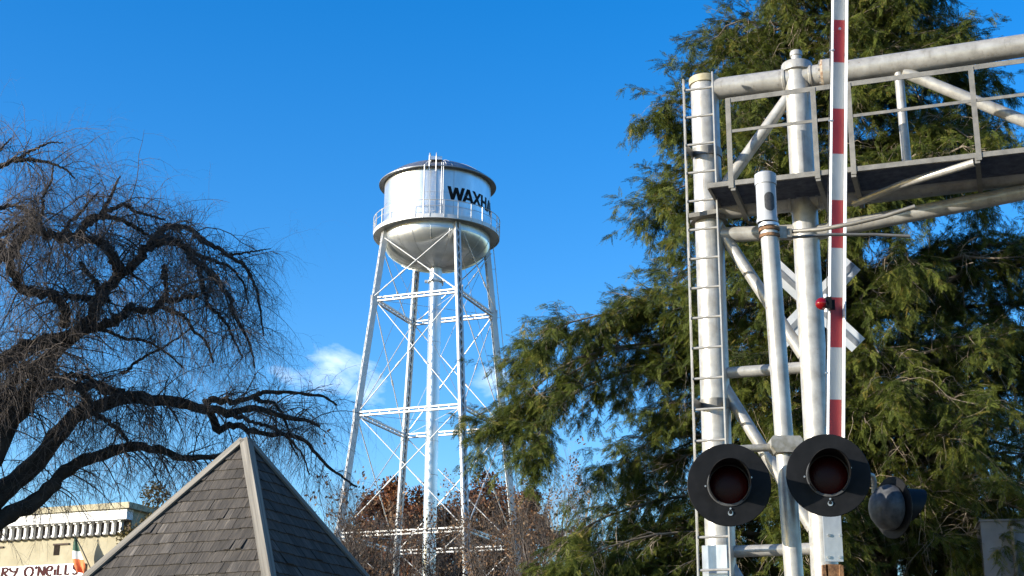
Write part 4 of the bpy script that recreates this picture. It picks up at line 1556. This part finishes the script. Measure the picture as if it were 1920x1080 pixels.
# hand-placed limbs: (points in the photograph, depth offset start/end, radius start/end in px)
LIMBS = [
    # low arching limb, left edge to the kiosk
    ([(-160, 1075), (-60, 1000), (0, 974), (45, 952), (94, 915), (127, 881), (180, 855), (244, 840), (300, 844), (337, 859), (405, 857), (450, 862)], .0, .9, 22, 4),
    # second limb, feeding the long right branch
    ([(-160, 1060), (-60, 990), (0, 930), (22, 907), (75, 862), (112, 812), (155, 774), (200, 753), (250, 745), (300, 753), (353, 759), (398, 767), (433, 776), (466, 767), (490, 770), (525, 782), (567, 787), (600, 800)], .0, 1.2, 24, 3),
    ([(398, 767), (407, 805), (433, 800), (466, 803), (495, 815), (537, 815), (573, 827), (602, 862), (635, 890), (670, 913)], 1.0, 1.6, 9, 2),
    ([(385, 762), (404, 750), (442, 754), (478, 741), (507, 735), (561, 738), (608, 744), (632, 760)], .9, 1.5, 8, 2),
    ([(478, 745), (490, 753), (516, 758), (537, 794), (545, 830), (560, 860)], 1.2, 1.5, 5, 1.5),
    ([(433, 776), (470, 790), (505, 800), (540, 822), (565, 850), (580, 890)], 1.2, 1.9, 5, 1.5),
    # main rising stem
    ([(-120, 1060), (-40, 900), (17, 794), (42, 761), (64, 730), (78, 694), (111, 650), (139, 625), (167, 603), (189, 561), (211, 533), (230, 514), (264, 484), (280, 464), (300, 434), (335, 427), (365, 436), (380, 456)], -.3, .5, 24, 4),
    ([(283, 460), (311, 452), (340, 458), (355, 478), (375, 500), (395, 508)], .3, .2, 10, 4),
    ([(365, 442), (400, 462), (427, 478), (460, 500), (480, 540), (488, 580), (494, 630)], .5, .8, 6, 1.6),
    ([(427, 478), (460, 474), (490, 469), (508, 466)], .6, .9, 3, .8),
    ([(395, 508), (410, 530), (430, 555), (440, 590), (455, 620), (470, 650), (478, 690)], .2, .4, 7, 1.5),
    ([(372, 500), (380, 540), (395, 575), (420, 600), (440, 640), (455, 670)], .2, .1, 6, 1.5),
    ([(335, 455), (365, 475), (400, 490), (430, 500), (455, 530), (465, 570)], .3, .9, 6, 1.5),
    # stub turning back left
    ([(228, 514), (219, 498), (205, 470), (192, 456), (167, 450), (117, 439), (80, 445)], .2, -.6, 13, 5),
    ([(147, 440), (167, 412), (200, 406), (228, 412), (256, 428), (283, 446)], -.3, .2, 8, 3),
    ([(160, 425), (194, 398), (236, 384), (250, 395), (278, 403), (310, 412)], -.3, .4, 6, 2),
    ([(192, 400), (205, 375), (215, 350), (225, 330)], -.2, 0, 5, 1.5),
    ([(117, 440), (125, 425), (150, 400), (165, 380), (185, 360)], -.5, -.2, 5, 1.5),
    # left-hand limb entering from the edge
    ([(-120, 740), (-40, 705), (0, 683), (28, 664), (64, 647), (105, 639), (139, 625)], -.6, -.1, 17, 12),
    ([(-110, 800), (-40, 765), (0, 739), (36, 705), (64, 693), (78, 694)], -.7, -.2, 14, 10),
    ([(-80, 840), (-20, 790), (10, 760), (36, 745), (64, 728)], -.5, -.2, 12, 10),
    ([(64, 728), (97, 722), (139, 725), (178, 725), (211, 733), (236, 739), (290, 752)], -.2, .4, 13, 6),
    ([(78, 694), (110, 708), (150, 705), (180, 715), (205, 738)], -.3, .2, 7, 4),
    ([(150, 725), (165, 745), (170, 770), (200, 790), (230, 812), (245, 838)], .0, .5, 8, 3),
    # mid right limb
    ([(160, 617), (205, 605), (228, 592), (244, 578), (278, 583), (306, 560), (318, 564), (350, 556), (372, 552)], .0, -.3, 11, 4),
    ([(300, 575), (330, 585), (350, 600), (362, 620), (385, 640), (400, 680)], -.2, -.2, 5, 2),
    ([(305, 520), (310, 500), (312, 545), (306, 562)], .1, -.1, 5, 4),
    ([(119, 610), (122, 583), (111, 567), (92, 550), (55, 547), (36, 536), (22, 508), (5, 470), (-20, 430)], -.4, -1.0, 10, 8),
    ([(185, 615), (230, 632), (275, 640), (310, 660), (345, 690)], .2, .6, 4, 1.5),
    ([(225, 700), (240, 695), (265, 672), (300, 655), (345, 625), (375, 600)], .2, .5, 4, 1.2),
    ([(200, 560), (175, 560), (150, 558), (120, 556)], -.2, -.4, 7, 5),
    ([(188, 560), (180, 530), (165, 512), (150, 490)], -.2, -.4, 6, 3),
    # upper left
    ([(-60, 560), (-20, 510), (0, 475), (17, 482), (31, 456), (64, 431), (97, 440), (130, 452)], -1.1, -.7, 13, 7),
    ([(60, 432), (80, 395), (80, 370), (95, 340), (100, 310)], -1.0, -1.2, 4, 1.5),
    ([(-60, 350), (0, 312), (42, 300), (83, 303), (122, 317), (140, 335)], -1.2, -.9, 6, 1.5),
    ([(20, 303), (42, 292), (75, 275), (97, 267), (118, 268)], -1.1, -1.0, 4, 1),
    ([(-60, 420), (0, 392), (20, 385), (50, 395), (80, 420)], -1.2, -1.0, 5, 2),
    ([(-60, 470), (0, 440), (30, 425), (60, 400)], -1.0, -1.0, 6, 2),
    ([(-50, 320), (-10, 290), (10, 270), (22, 258)], -1.3, -1.2, 4, 1),
]
mpp = WD / F_PX * 1.02
limb_lines, limb_rads = [], []
KL = 40
for i, (pts, d0, d1, r0, r1) in enumerate(LIMBS):
    n = len(pts)
    P = [WP(p[0], p[1], d0 + (d1 - d0) * j / (n - 1)) for j, p in enumerate(pts)]
    rad = [(r0 + (r1 - r0) * (j / (n - 1)) ** .8) * mpp for j in range(n)]
    C, rr = resample(P, rad, KL)
    C[1:-1] += rng.normal(size=(KL - 2, 3)) * 0.018 * np.minimum(1, rr[1:-1, None] / .05)
    limb_lines.append(C)
    limb_rads.append(rr)
    rr_v = rr * (1 + .10 * np.sin(np.arange(KL) * 2.3 + i) + rng.normal(size=KL) * .05)
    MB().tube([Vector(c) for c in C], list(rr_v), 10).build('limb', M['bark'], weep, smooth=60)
# trunk, out of the frame to the left
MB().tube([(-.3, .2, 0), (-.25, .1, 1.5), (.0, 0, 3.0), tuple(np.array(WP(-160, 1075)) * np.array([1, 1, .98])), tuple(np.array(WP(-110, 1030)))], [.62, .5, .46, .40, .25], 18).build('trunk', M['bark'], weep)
for px, py, r0, r1 in ((-120, 740, .16, .12), (-110, 800, .16, .1), (-80, 840, .14, .09), (-60, 560, .15, .1), (-60, 350, .1, .05), (-60, 420, .1, .04), (-60, 470, .1, .05), (-50, 300, .1, .04)):
    q = np.array(WP(px, py, -.8))
    a0 = np.array([-.1, 0, 3.2])
    m1 = a0 * .5 + q * .5 + np.array([-.3, -.2, .4])
    C, rr = resample([a0, m1, q], [.26, (r0 + .2) / 2, r1], 14)
    MB().tube([Vector(c) for c in C], list(rr), 10).build('limb', M['bark'], weep, smooth=60)

LP_, LR_ = np.array(limb_lines), np.array(limb_rads)
llen = np.linalg.norm(np.diff(LP_, axis=1), axis=2).sum(1)
llen[1:6] *= .6
cnt = np.maximum(4, (llen * 8).astype(int))
geo = []
# arching secondary branches
b1, r1_ = sprout(LP_, LR_, cnt, .35, 1.15, 7, .9, .55, .42, .25, .13, .32, .3, .12, 1.0, .013)
geo.append(np_tubes(b1, r1_, 4))
# pendulous twigs from limbs and secondaries
b2, r2_ = sprout(b1, r1_, 9, .22, .8, 5, .8, .45, .60, .10, .12, .6, .4, .1, 1.0, .0050)
geo.append(np_tubes(b2, r2_, 3))
b2b, r2b = sprout(LP_, LR_, (llen * 8).astype(int), .2, .8, 5, .9, .2, .75, -.1, .11, .15, .4, .1, 1.0, .005)
geo.append(np_tubes(b2b, r2b, 3))
# upright shoots along the tops
up, ru = sprout(LP_, LR_, (llen * 8).astype(int), .2, .65, 6, .8, .25, -.25, .55, .12, .15, .4, .35, 1.0, .005)
geo.append(np_tubes(up, ru, 3))
allb = np.concatenate([b2, b2b])
allr = np.concatenate([r2_, r2b])
b3, r3 = sprout(allb, allr, 6, .08, .32, 3, .8, .6, .35, .05, .14, .7, .5, .1, 1.0, .0027)
geo.append(np_tubes(b3, r3, 3))
b3u, r3u = sprout(up, ru, 8, .08, .32, 3, .75, .5, -.05, .2, .16, .7, .5, .1, 1.0, .0027)
geo.append(np_tubes(b3u, r3u, 3))
v, q = join_geo(geo)
tag(link('twigs', np_mesh('twigs', v, q), M['twig'], weep), kind='stuff')

# ------------------------------------------------------------------ big drooping conifer behind the crossing
HD = 28.0
hc = at(1600, 540, HD)
hem = tag(empty('conifer_tree', (hc.x, HD, 0)), 'huge drooping evergreen conifer behind the crossing signals', 'tree')
HTOP = 20.5
trunk_pts = [(0, 0, 0), (.05, 0, 4), (.0, .1, 9), (-.05, .05, 14), (0, 0, HTOP)]
C, rr = resample(trunk_pts, [.55, .45, .34, .2, .04], 24)
MB().tube([Vector(c) for c in C], list(rr), 16).build('trunk', M['hem_bark'], hem)


def hz_of(py):
    return at(1600, py, HD).z


# crown radius towards the left and the right by height (from the outline in the photograph)
hl_z = [hz_of(p) for p in (1150, 1000, 900, 820, 700, 600, 500, 400, 300, 180, 90, 0, -120)] + [HTOP]
hl_r = [6.2, 5.5, 4.8, 4.5, 4.8, 5.2, 5.0, 4.6, 4.0, 2.95, 2.8, 2.9, 2.7, .3]
hr_z = [hz_of(p) for p in (1150, 900, 600, 400, 280, 150, 60, 0, -120)] + [HTOP]
hr_r = [5.4, 5.4, 5.3, 4.8, 3.3, 3.3, 3.0, 2.6, 2.1, .3]
limbs, lrad = [], []
KH = 12
zz = 2.2
i = 0
while zz < HTOP - .4:
    a = i * 2.39996 + rng.normal() * .25
    if i % 3 == 0:
        a = R(rng.uniform(150, 265))          # the sunny side is fuller
    elif i % 3 == 1:
        a = R(rng.uniform(-95, 25))
    ca, sa = math.cos(a), math.sin(a)
    RLf, RRt = np.interp(zz, hl_z, hl_r), np.interp(zz, hr_z, hr_r)
    rad = RLf if ca < 0 else RRt
    fb = min(3.6, .9 * (RLf + RRt) / 2)
    Rm = 1.0 / math.sqrt((ca / rad) ** 2 + (sa / fb) ** 2) * rng.uniform(.80, 1.04)
    p0 = np.array([0, 0, zz - .18 * Rm])
    rise = rng.uniform(.02, .20) * Rm
    pts = [p0, p0 + np.array([ca * Rm * .35, sa * Rm * .35, rise]), p0 + np.array([ca * Rm * .7, sa * Rm * .7, rise * 1.3]), p0 + np.array([ca * Rm, sa * Rm, rise * .7 - .06 * Rm])]
    C, rr = resample(pts, [.028 + .011 * Rm, .022 + .008 * Rm, .02, .006], KH)
    C[1:] += rng.normal(size=(KH - 1, 3)) * .04
    limbs.append(C)
    lrad.append(rr)
    zz += .072 + .035 * (zz / HTOP)
    i += 1
# the long low limbs that reach out on the left
for pts, d0, d1, r0 in (
    ([(1590, 590), (1400, 570), (1250, 572), (1130, 590), (1050, 612), (1000, 645)], 0, -1.2, .07),
    ([(1590, 640), (1400, 610), (1250, 600), (1120, 620), (1030, 650), (975, 690)], 0, .6, .07),
    ([(1590, 660), (1400, 640), (1250, 640), (1120, 660), (1025, 705), (985, 760), (955, 790)], 0, -.6, .08),
    ([(1590, 700), (1350, 680), (1200, 690), (1080, 735), (1020, 800), (985, 850)], 0, -1.6, .07),
    ([(1300, 640), (1150, 660), (1040, 720), (985, 765), (940, 790), (900, 795)], -.5, -.2, .04),
    ([(1590, 960), (1400, 930), (1280, 930), (1160, 960), (1080, 1000), (1030, 1050)], 0, -1.5, .08),
    ([(1590, 1010), (1400, 1000), (1250, 1000), (1130, 1030), (1060, 1075)], 0, -2.2, .08),
    ([(1590, 1080), (1400, 1060), (1250, 1060), (1100, 1090), (1020, 1130)], 0, -1.4, .08),
    ([(1590, 860), (1400, 820), (1260, 820), (1180, 850), (1120, 900)], 0, -1.0, .06),
    ([(1590, 330), (1400, 250), (1300, 205), (1262, 190), (1235, 225)], 0, -.6, .05),
):
    n = len(pts)
    P = []
    for j, p in enumerate(pts):
        w = at(p[0], p[1], HD + d0 + (d1 - d0) * j / (n - 1))
        P.append((w.x - hc.x, w.y - HD, w.z))
    C, rr = resample(P, [r0 * .6 * (1 - .9 * j / (n - 1)) for j in range(n)], KH)
    limbs.append(C)
    lrad.append(rr)
for C, rr in zip(limbs, lrad):
    MB().tube([Vector(c) for c in C], list(rr), 6).build('limb', M['hem_bark'], hem, smooth=60)
HP, HR = np.array(limbs), np.array(lrad)
hlen = np.linalg.norm(np.diff(HP, axis=1), axis=2).sum(1)
cnt = np.maximum(4, (hlen * 7.6).astype(int))
# side branches spread flat from the limb, then hang at the tips
s1, sr1 = sprout(HP, HR, cnt, .35, 1.15, 7, .75, .8, .16, .05, .10, .45, .3, .08, 1.0, .016)
geo = [np_tubes(s1, sr1, 4)]
s2, sr2 = sprout(s1, sr1, 4, .2, .5, 3, .7, .7, .30, -.05, .12, .6, .4, .15, 1.0, .007)
geo.append(np_tubes(s2, sr2, 3))
v, q = join_geo(geo)
tag(link('twigs', np_mesh('twigs', v, q), M['hem_bark'], hem), kind='stuff')
# pale dead twigs inside the crown
d1, dr1 = sprout(HP, HR, np.maximum(1, (hlen * 2.2).astype(int)), .3, 1.3, 6, .8, .3, .55, -.1, .22, .4, .4, .1, .85, .013)
d2, dr2 = sprout(d1, dr1, 4, .15, .6, 5, .7, .5, .4, 0, .2, .7, .4, .2, 1.0, .006)
low = HP[:, :, 2].mean(1) < hz_of(760)
d3, dr3 = sprout(HP[low], HR[low], np.maximum(1, (hlen[low] * 3).astype(int)), .4, 1.6, 8, .8, .5, .5, .0, .2, .4, .4, .1, .9, .011)
v, q = join_geo([np_tubes(d1, dr1, 4), np_tubes(d2, dr2, 3), np_tubes(d3, dr3, 4)])
tag(link('dead_twigs', np_mesh('dead_twigs', v, q), M['pale_twig'], hem), kind='stuff')


def spray_template(nseg, length, width, lw, rs_):
    """flat feathery spray: leaflets along a stem, x forward, y across"""
    vs, qs = [], []

    def leaf(p, d, L, w, droop):
        n = np.array([-d[1], d[0], 0])
        b = len(vs)
        e = p + d * L + np.array([0, 0, -droop])
        m = p + d * L * .45 + np.array([0, 0, -droop * .3])
        vs.extend([p, m + n * w, e, m - n * w])
        qs.append((b, b + 1, b + 2, b + 3))
    for i in range(nseg):
        t = (i + .6) / nseg
        p = np.array([t * length, 0, -.10 * length * t * t])
        L = width * (1 - .62 * t) * rs_.uniform(.75, 1.15)
        for sg in (-1, 1):
            an = sg * rs_.uniform(.65, .95)
            d = np.array([math.cos(an), math.sin(an), 0])
            leaf(p, d, L, lw, L * rs_.uniform(.05, .3))
            if L > width * .5:
                for u in (.4, .7):
                    an2 = an + rs_.choice((-1, 1)) * .7
                    leaf(p + d * L * u + np.array([0, 0, -L * .08]), np.array([math.cos(an2), math.sin(an2), 0]), L * .5, lw * .8, L * .12)
    leaf(np.array([length * .85, 0, -.08 * length]), np.array([1.0, 0, 0]), length * .28, lw, .04 * length)
    return np.array(vs), np.array(qs)


def scatter_sprays(P, per, nt_, smin, smax, droop, flat=.6, tmin=.12, jitter=.35):
    """places for sprays along branch lines, lying roughly flat and nodding at the tip"""
    N, K, _ = P.shape
    idx = np.repeat(np.arange(N), per)
    Mn = len(idx)
    t = rng.uniform(tmin, 1.0, Mn) * (K - 1)
    i = np.minimum(t.astype(int), K - 2)
    u = (t - i)[:, None]
    pos = P[idx, i] * (1 - u) + P[idx, i + 1] * u
    T = norm(P[idx, i + 1] - P[idx, i])
    fwd = norm(T + rng.normal(size=(Mn, 3)) * np.array([.75, .75, jitter]) + np.array([0, 0, -droop]))
    upv = norm(np.array([0, 0, 1.0]) + rng.normal(size=(Mn, 3)) * flat)
    sd = norm(np.cross(upv, fwd))
    un = np.cross(fwd, sd)
    eul = np.stack([np.arctan2(sd[:, 2], un[:, 2]), -np.arcsin(np.clip(fwd[:, 2], -1, 1)), np.arctan2(fwd[:, 1], fwd[:, 0])], 1)
    clump = rng.uniform(0, 1, N)
    return pos, eul, rng.uniform(smin, smax, Mn), np.clip(.45 * clump[idx] + rng.normal(size=Mn) * .17 + .24, 0, 1), rng.integers(0, nt_, Mn)


def spray_object(name, sets, templates, mat_, parent):
    """one foliage object: many small sprays set on stored points by geometry nodes"""
    pos, eul, sc, rn, wh = [np.concatenate([q_[j] for q_ in sets]) for j in range(5)]
    me = bpy.data.meshes.new(name)
    me.vertices.add(len(pos))
    me.vertices.foreach_set('co', pos.astype(np.float32).ravel())
    for nm, ty, key, arr in (('turn', 'FLOAT_VECTOR', 'vector', eul), ('size', 'FLOAT', 'value', sc), ('rnd', 'FLOAT', 'value', rn), ('which', 'INT', 'value', wh)):
        a_ = me.attributes.new(nm, ty, 'POINT')
        a_.data.foreach_set(key, (arr.astype(np.int32) if ty == 'INT' else arr.astype(np.float32)).ravel())
    o = link(name, me, mat_, parent)
    ng = bpy.data.node_groups.new(name + '_sprays', 'GeometryNodeTree')
    ng.interface.new_socket('Geometry', in_out='INPUT', socket_type='NodeSocketGeometry')
    ng.interface.new_socket('Geometry', in_out='OUTPUT', socket_type='NodeSocketGeometry')
    N_, L_ = ng.nodes, ng.links
    gi, go = N_.new('NodeGroupInput'), N_.new('NodeGroupOutput')
    iop = N_.new('GeometryNodeInstanceOnPoints')
    g2i = N_.new('GeometryNodeJoinGeometry')
    for k, (tv, tq) in enumerate(reversed(templates)):
        tm = np_mesh('spray_%d' % k, tv, tq)
        tm.materials.append(mat_)
        to = bpy.data.objects.new('spray', tm)           # template only, never linked to the scene
        oi = N_.new('GeometryNodeObjectInfo')
        oi.inputs['Object'].default_value = to
        oi.inputs['As Instance'].default_value = True
        L_.new(oi.outputs['Geometry'], g2i.inputs[0])

    def named(nm, ty):
        n_ = N_.new('GeometryNodeInputNamedAttribute')
        n_.data_type = ty
        n_.inputs['Name'].default_value = nm
        return n_.outputs['Attribute']
    e2r = N_.new('FunctionNodeEulerToRotation')
    L_.new(named('turn', 'FLOAT_VECTOR'), e2r.inputs[0])
    L_.new(gi.outputs[0], iop.inputs['Points'])
    L_.new(g2i.outputs[0], iop.inputs['Instance'])
    iop.inputs['Pick Instance'].default_value = True
    L_.new(named('which', 'INT'), iop.inputs['Instance Index'])
    L_.new(e2r.outputs[0], iop.inputs['Rotation'])
    L_.new(named('size', 'FLOAT'), iop.inputs['Scale'])
    L_.new(iop.outputs[0], go.inputs[0])
    md = o.modifiers.new('sprays', 'NODES')
    md.node_group = ng
    return o


rs_ = random.Random(5)
temps = [spray_template(9, .215, .066, .0044, rs_) for _ in range(5)]
sets = [scatter_sprays(s1, 17, 5, .65, 1.25, .26), scatter_sprays(s2, 9, 5, .6, 1.2, .38)]
tag(spray_object('foliage', sets, temps, M['hem_leaf'], hem), kind='stuff')


# ------------------------------------------------------------------ leafy and bare trees behind
def leaf_cloud(centres, radii, per, size, squash=.8):
    n = len(centres)
    idx = np.repeat(np.arange(n), per)
    Mn = len(idx)
    d = norm(rng.normal(size=(Mn, 3)))
    rr = radii[idx] * rng.uniform(.45, 1.05, Mn)
    pos = centres[idx] + d * rr[:, None] * np.array([1, 1, squash])
    a = norm(rng.normal(size=(Mn, 3)) + d * .6)
    b = norm(np.cross(a, rng.normal(size=(Mn, 3))))
    s = rng.uniform(.6, 1.25, Mn)[:, None] * size
    V = np.stack([pos - a * s, pos + b * s * .55, pos + a * s, pos - b * s * .55], 1).reshape(-1, 3)
    Q = np.arange(Mn * 4).reshape(-1, 4)
    clump = rng.uniform(0, 1, n)
    r = np.clip(.55 * clump[idx] + rng.normal(size=Mn) * .16 + .15, 0, 1)
    return V, Q, np.repeat(r, 4)


def leafy_tree(name, label, group, px, Y, top_py, width_px, mat, nblob, per, size, squash=.8, low=.35, rk=1.0):
    c = at(px, 1000, Y)
    top = at(px, top_py, Y).z
    W = width_px / F_PX * Y / 2
    o = tag(empty(name, (c.x, Y, 0)), label, 'tree', group)
    zlo = top * low
    cen, rad = [], []
    while len(cen) < nblob:
        p = rng.uniform(-1, 1, 3)
        if np.linalg.norm(p) > 1:
            continue
        h = (p[2] + 1) / 2
        cen.append((p[0] * W * .86, p[1] * W * .86, zlo + (top - zlo) * (.04 + h * .90)))
        rad.append(rng.uniform(.17, .32) * W * rk)
    cen, rad = np.array(cen), np.array(rad)
    cen[:, 2] = np.minimum(cen[:, 2], top - rad * .8)
    V, Q, r = leaf_cloud(cen, rad, per, size, squash)
    tag(link('crown', np_mesh('crown', V, Q, None, r, False), M[mat], o), kind='stuff')
    m_ = MB()
    m_.tube([(0, 0, 0), (.1, 0, zlo * .6), (0, .1, zlo), (.05, 0, top * .7)], [W * .10, W * .08, W * .07, W * .03], 10)
    m_.build('trunk', M['bark'], o)
    for k in range(0, nblob, 2):
        b = cen[k]
        s0 = np.array([0, 0, min(b[2] - .2, zlo + (b[2] - zlo) * .35)])
        C, rr = resample([s0, (s0 + b) / 2 + np.array([0, 0, .3]), b], [W * .035, W * .022, W * .008], 7)
        MB().tube([Vector(x) for x in C], list(rr), 5).build('limb', M['bark'], o)
    return o


GB = 'russet trees beyond the water tower'
leafy_tree('oak_tree', 'rust brown oak crown between the tower legs and riser pipe', GB, 740, 104, 862, 215, 'oak_leaf', 100, 460, .14, .8, .35, 1.12)
leafy_tree('oak_tree', 'rust brown oak crown right of the riser pipe', GB, 900, 108, 872, 215, 'oak_leaf', 100, 460, .14, .8, .35, 1.12)
leafy_tree('oak_tree', 'rust brown oak crown beyond the far right tower leg', GB, 995, 100, 893, 125, 'oak_leaf', 60, 420, .14, .8, .35, 1.15)
leafy_tree('oak_tree', 'low rust brown oak beside the kiosk roof slope', GB, 655, 112, 950, 120, 'oak_leaf', 60, 420, .14, .8, .35, 1.15)
leafy_tree('holly_bush', 'olive brown leafy bush in front of the pub corner', None, 290, 33, 888, 140, 'olive_leaf', 70, 520, .04, .9, .3, 1.6)
leafy_tree('holly_bush', 'small olive brown bush at the pub corner by the flag', None, 236, 34, 965, 95, 'olive_leaf', 40, 420, .04, .9, .3, 1.6)


def bare_shrub(px, Y, top_py, width_px, label, seeds=0, mat='pale_twig', nst=7):
    c = at(px, 1000, Y)
    top = at(px, top_py, Y).z
    W = width_px / F_PX * Y / 2
    o = tag(empty('bare_shrub', (c.x, Y, 0)), label, 'shrub', 'bare shrubs below the water tower')
    lines, rads = [], []
    for k in range(nst):
        a = 2 * math.pi * k / nst + rng.uniform(-.4, .4)
        rr_ = rng.uniform(.3, 1.0) * W
        h = top * rng.uniform(.80, .97)
        pts = [(.1 * math.cos(a), .1 * math.sin(a), 0), (rr_ * .25 * math.cos(a), rr_ * .25 * math.sin(a), h * .4), (rr_ * .65 * math.cos(a), rr_ * .65 * math.sin(a), h * .75), (rr_ * math.cos(a), rr_ * math.sin(a), h)]
        C, r = resample(pts, [.06, .045, .03, .012], 16)
        C[1:] += rng.normal(size=(15, 3)) * .05
        MB().tube([Vector(x) for x in C], list(r), 6).build('stem', M[mat], o, smooth=60)
        lines.append(C)
        rads.append(r)
    L0, R0 = np.array(lines), np.array(rads)
    a1, ar1 = sprout(L0, R0, 16, .5, 1.7, 7, .65, .8, -.12, .25, .14, .5, .35, .45, 1.0, .018)
    a2, ar2 = sprout(a1, ar1, 7, .25, .9, 6, .6, .8, -.08, .15, .16, .6, .4, .2, 1.0, .010)
    a3, ar3 = sprout(a2, ar2, 4, .12, .45, 3, .6, .8, -.04, .1, .16, .7, .5, .2, 1.0, .007)
    v, q = join_geo([np_tubes(a1, ar1, 4), np_tubes(a2, ar2, 3), np_tubes(a3, ar3, 3)])
    tag(link('twigs', np_mesh('twigs', v, q), M['twig' if mat == 'twig' else 'pale_twig'], o), kind='stuff')
    if seeds:
        tips = a2[:, -1]
        tips = tips[rng.permutation(len(tips))[:seeds]]
        V, Q, r = leaf_cloud(tips, np.full(len(tips), .16), 16, .045, 1.2)
        tag(link('seed_heads', np_mesh('seed_heads', V, Q, None, r, False), M['seed'], o), kind='stuff')
    return o


bare_shrub(690, 44, 955, 130, 'bare twiggy shrub beside the kiosk roof, below the tower strut', 150, 'twig')
bare_shrub(770, 47, 975, 130, 'bare twiggy shrub left of the tower riser pipe', 150, 'twig')
bare_shrub(850, 45, 965, 130, 'bare twiggy shrub in front of the front tower leg', 150, 'twig')
bare_shrub(930, 42, 930, 150, 'bare twiggy shrub with seed heads right of the front tower leg', 200, 'twig')
bare_shrub(1010, 40, 905, 150, 'bare brown shrub with pale branches below the conifer limb', 160, 'twig')
bare_shrub(1075, 46, 890, 150, 'pale grey bare shrub against the sky under the conifer', 60, 'pale_twig')
bare_shrub(640, 30, 900, 110, 'fine bare shrub rising behind the kiosk roof edge', 60, 'twig', 5)
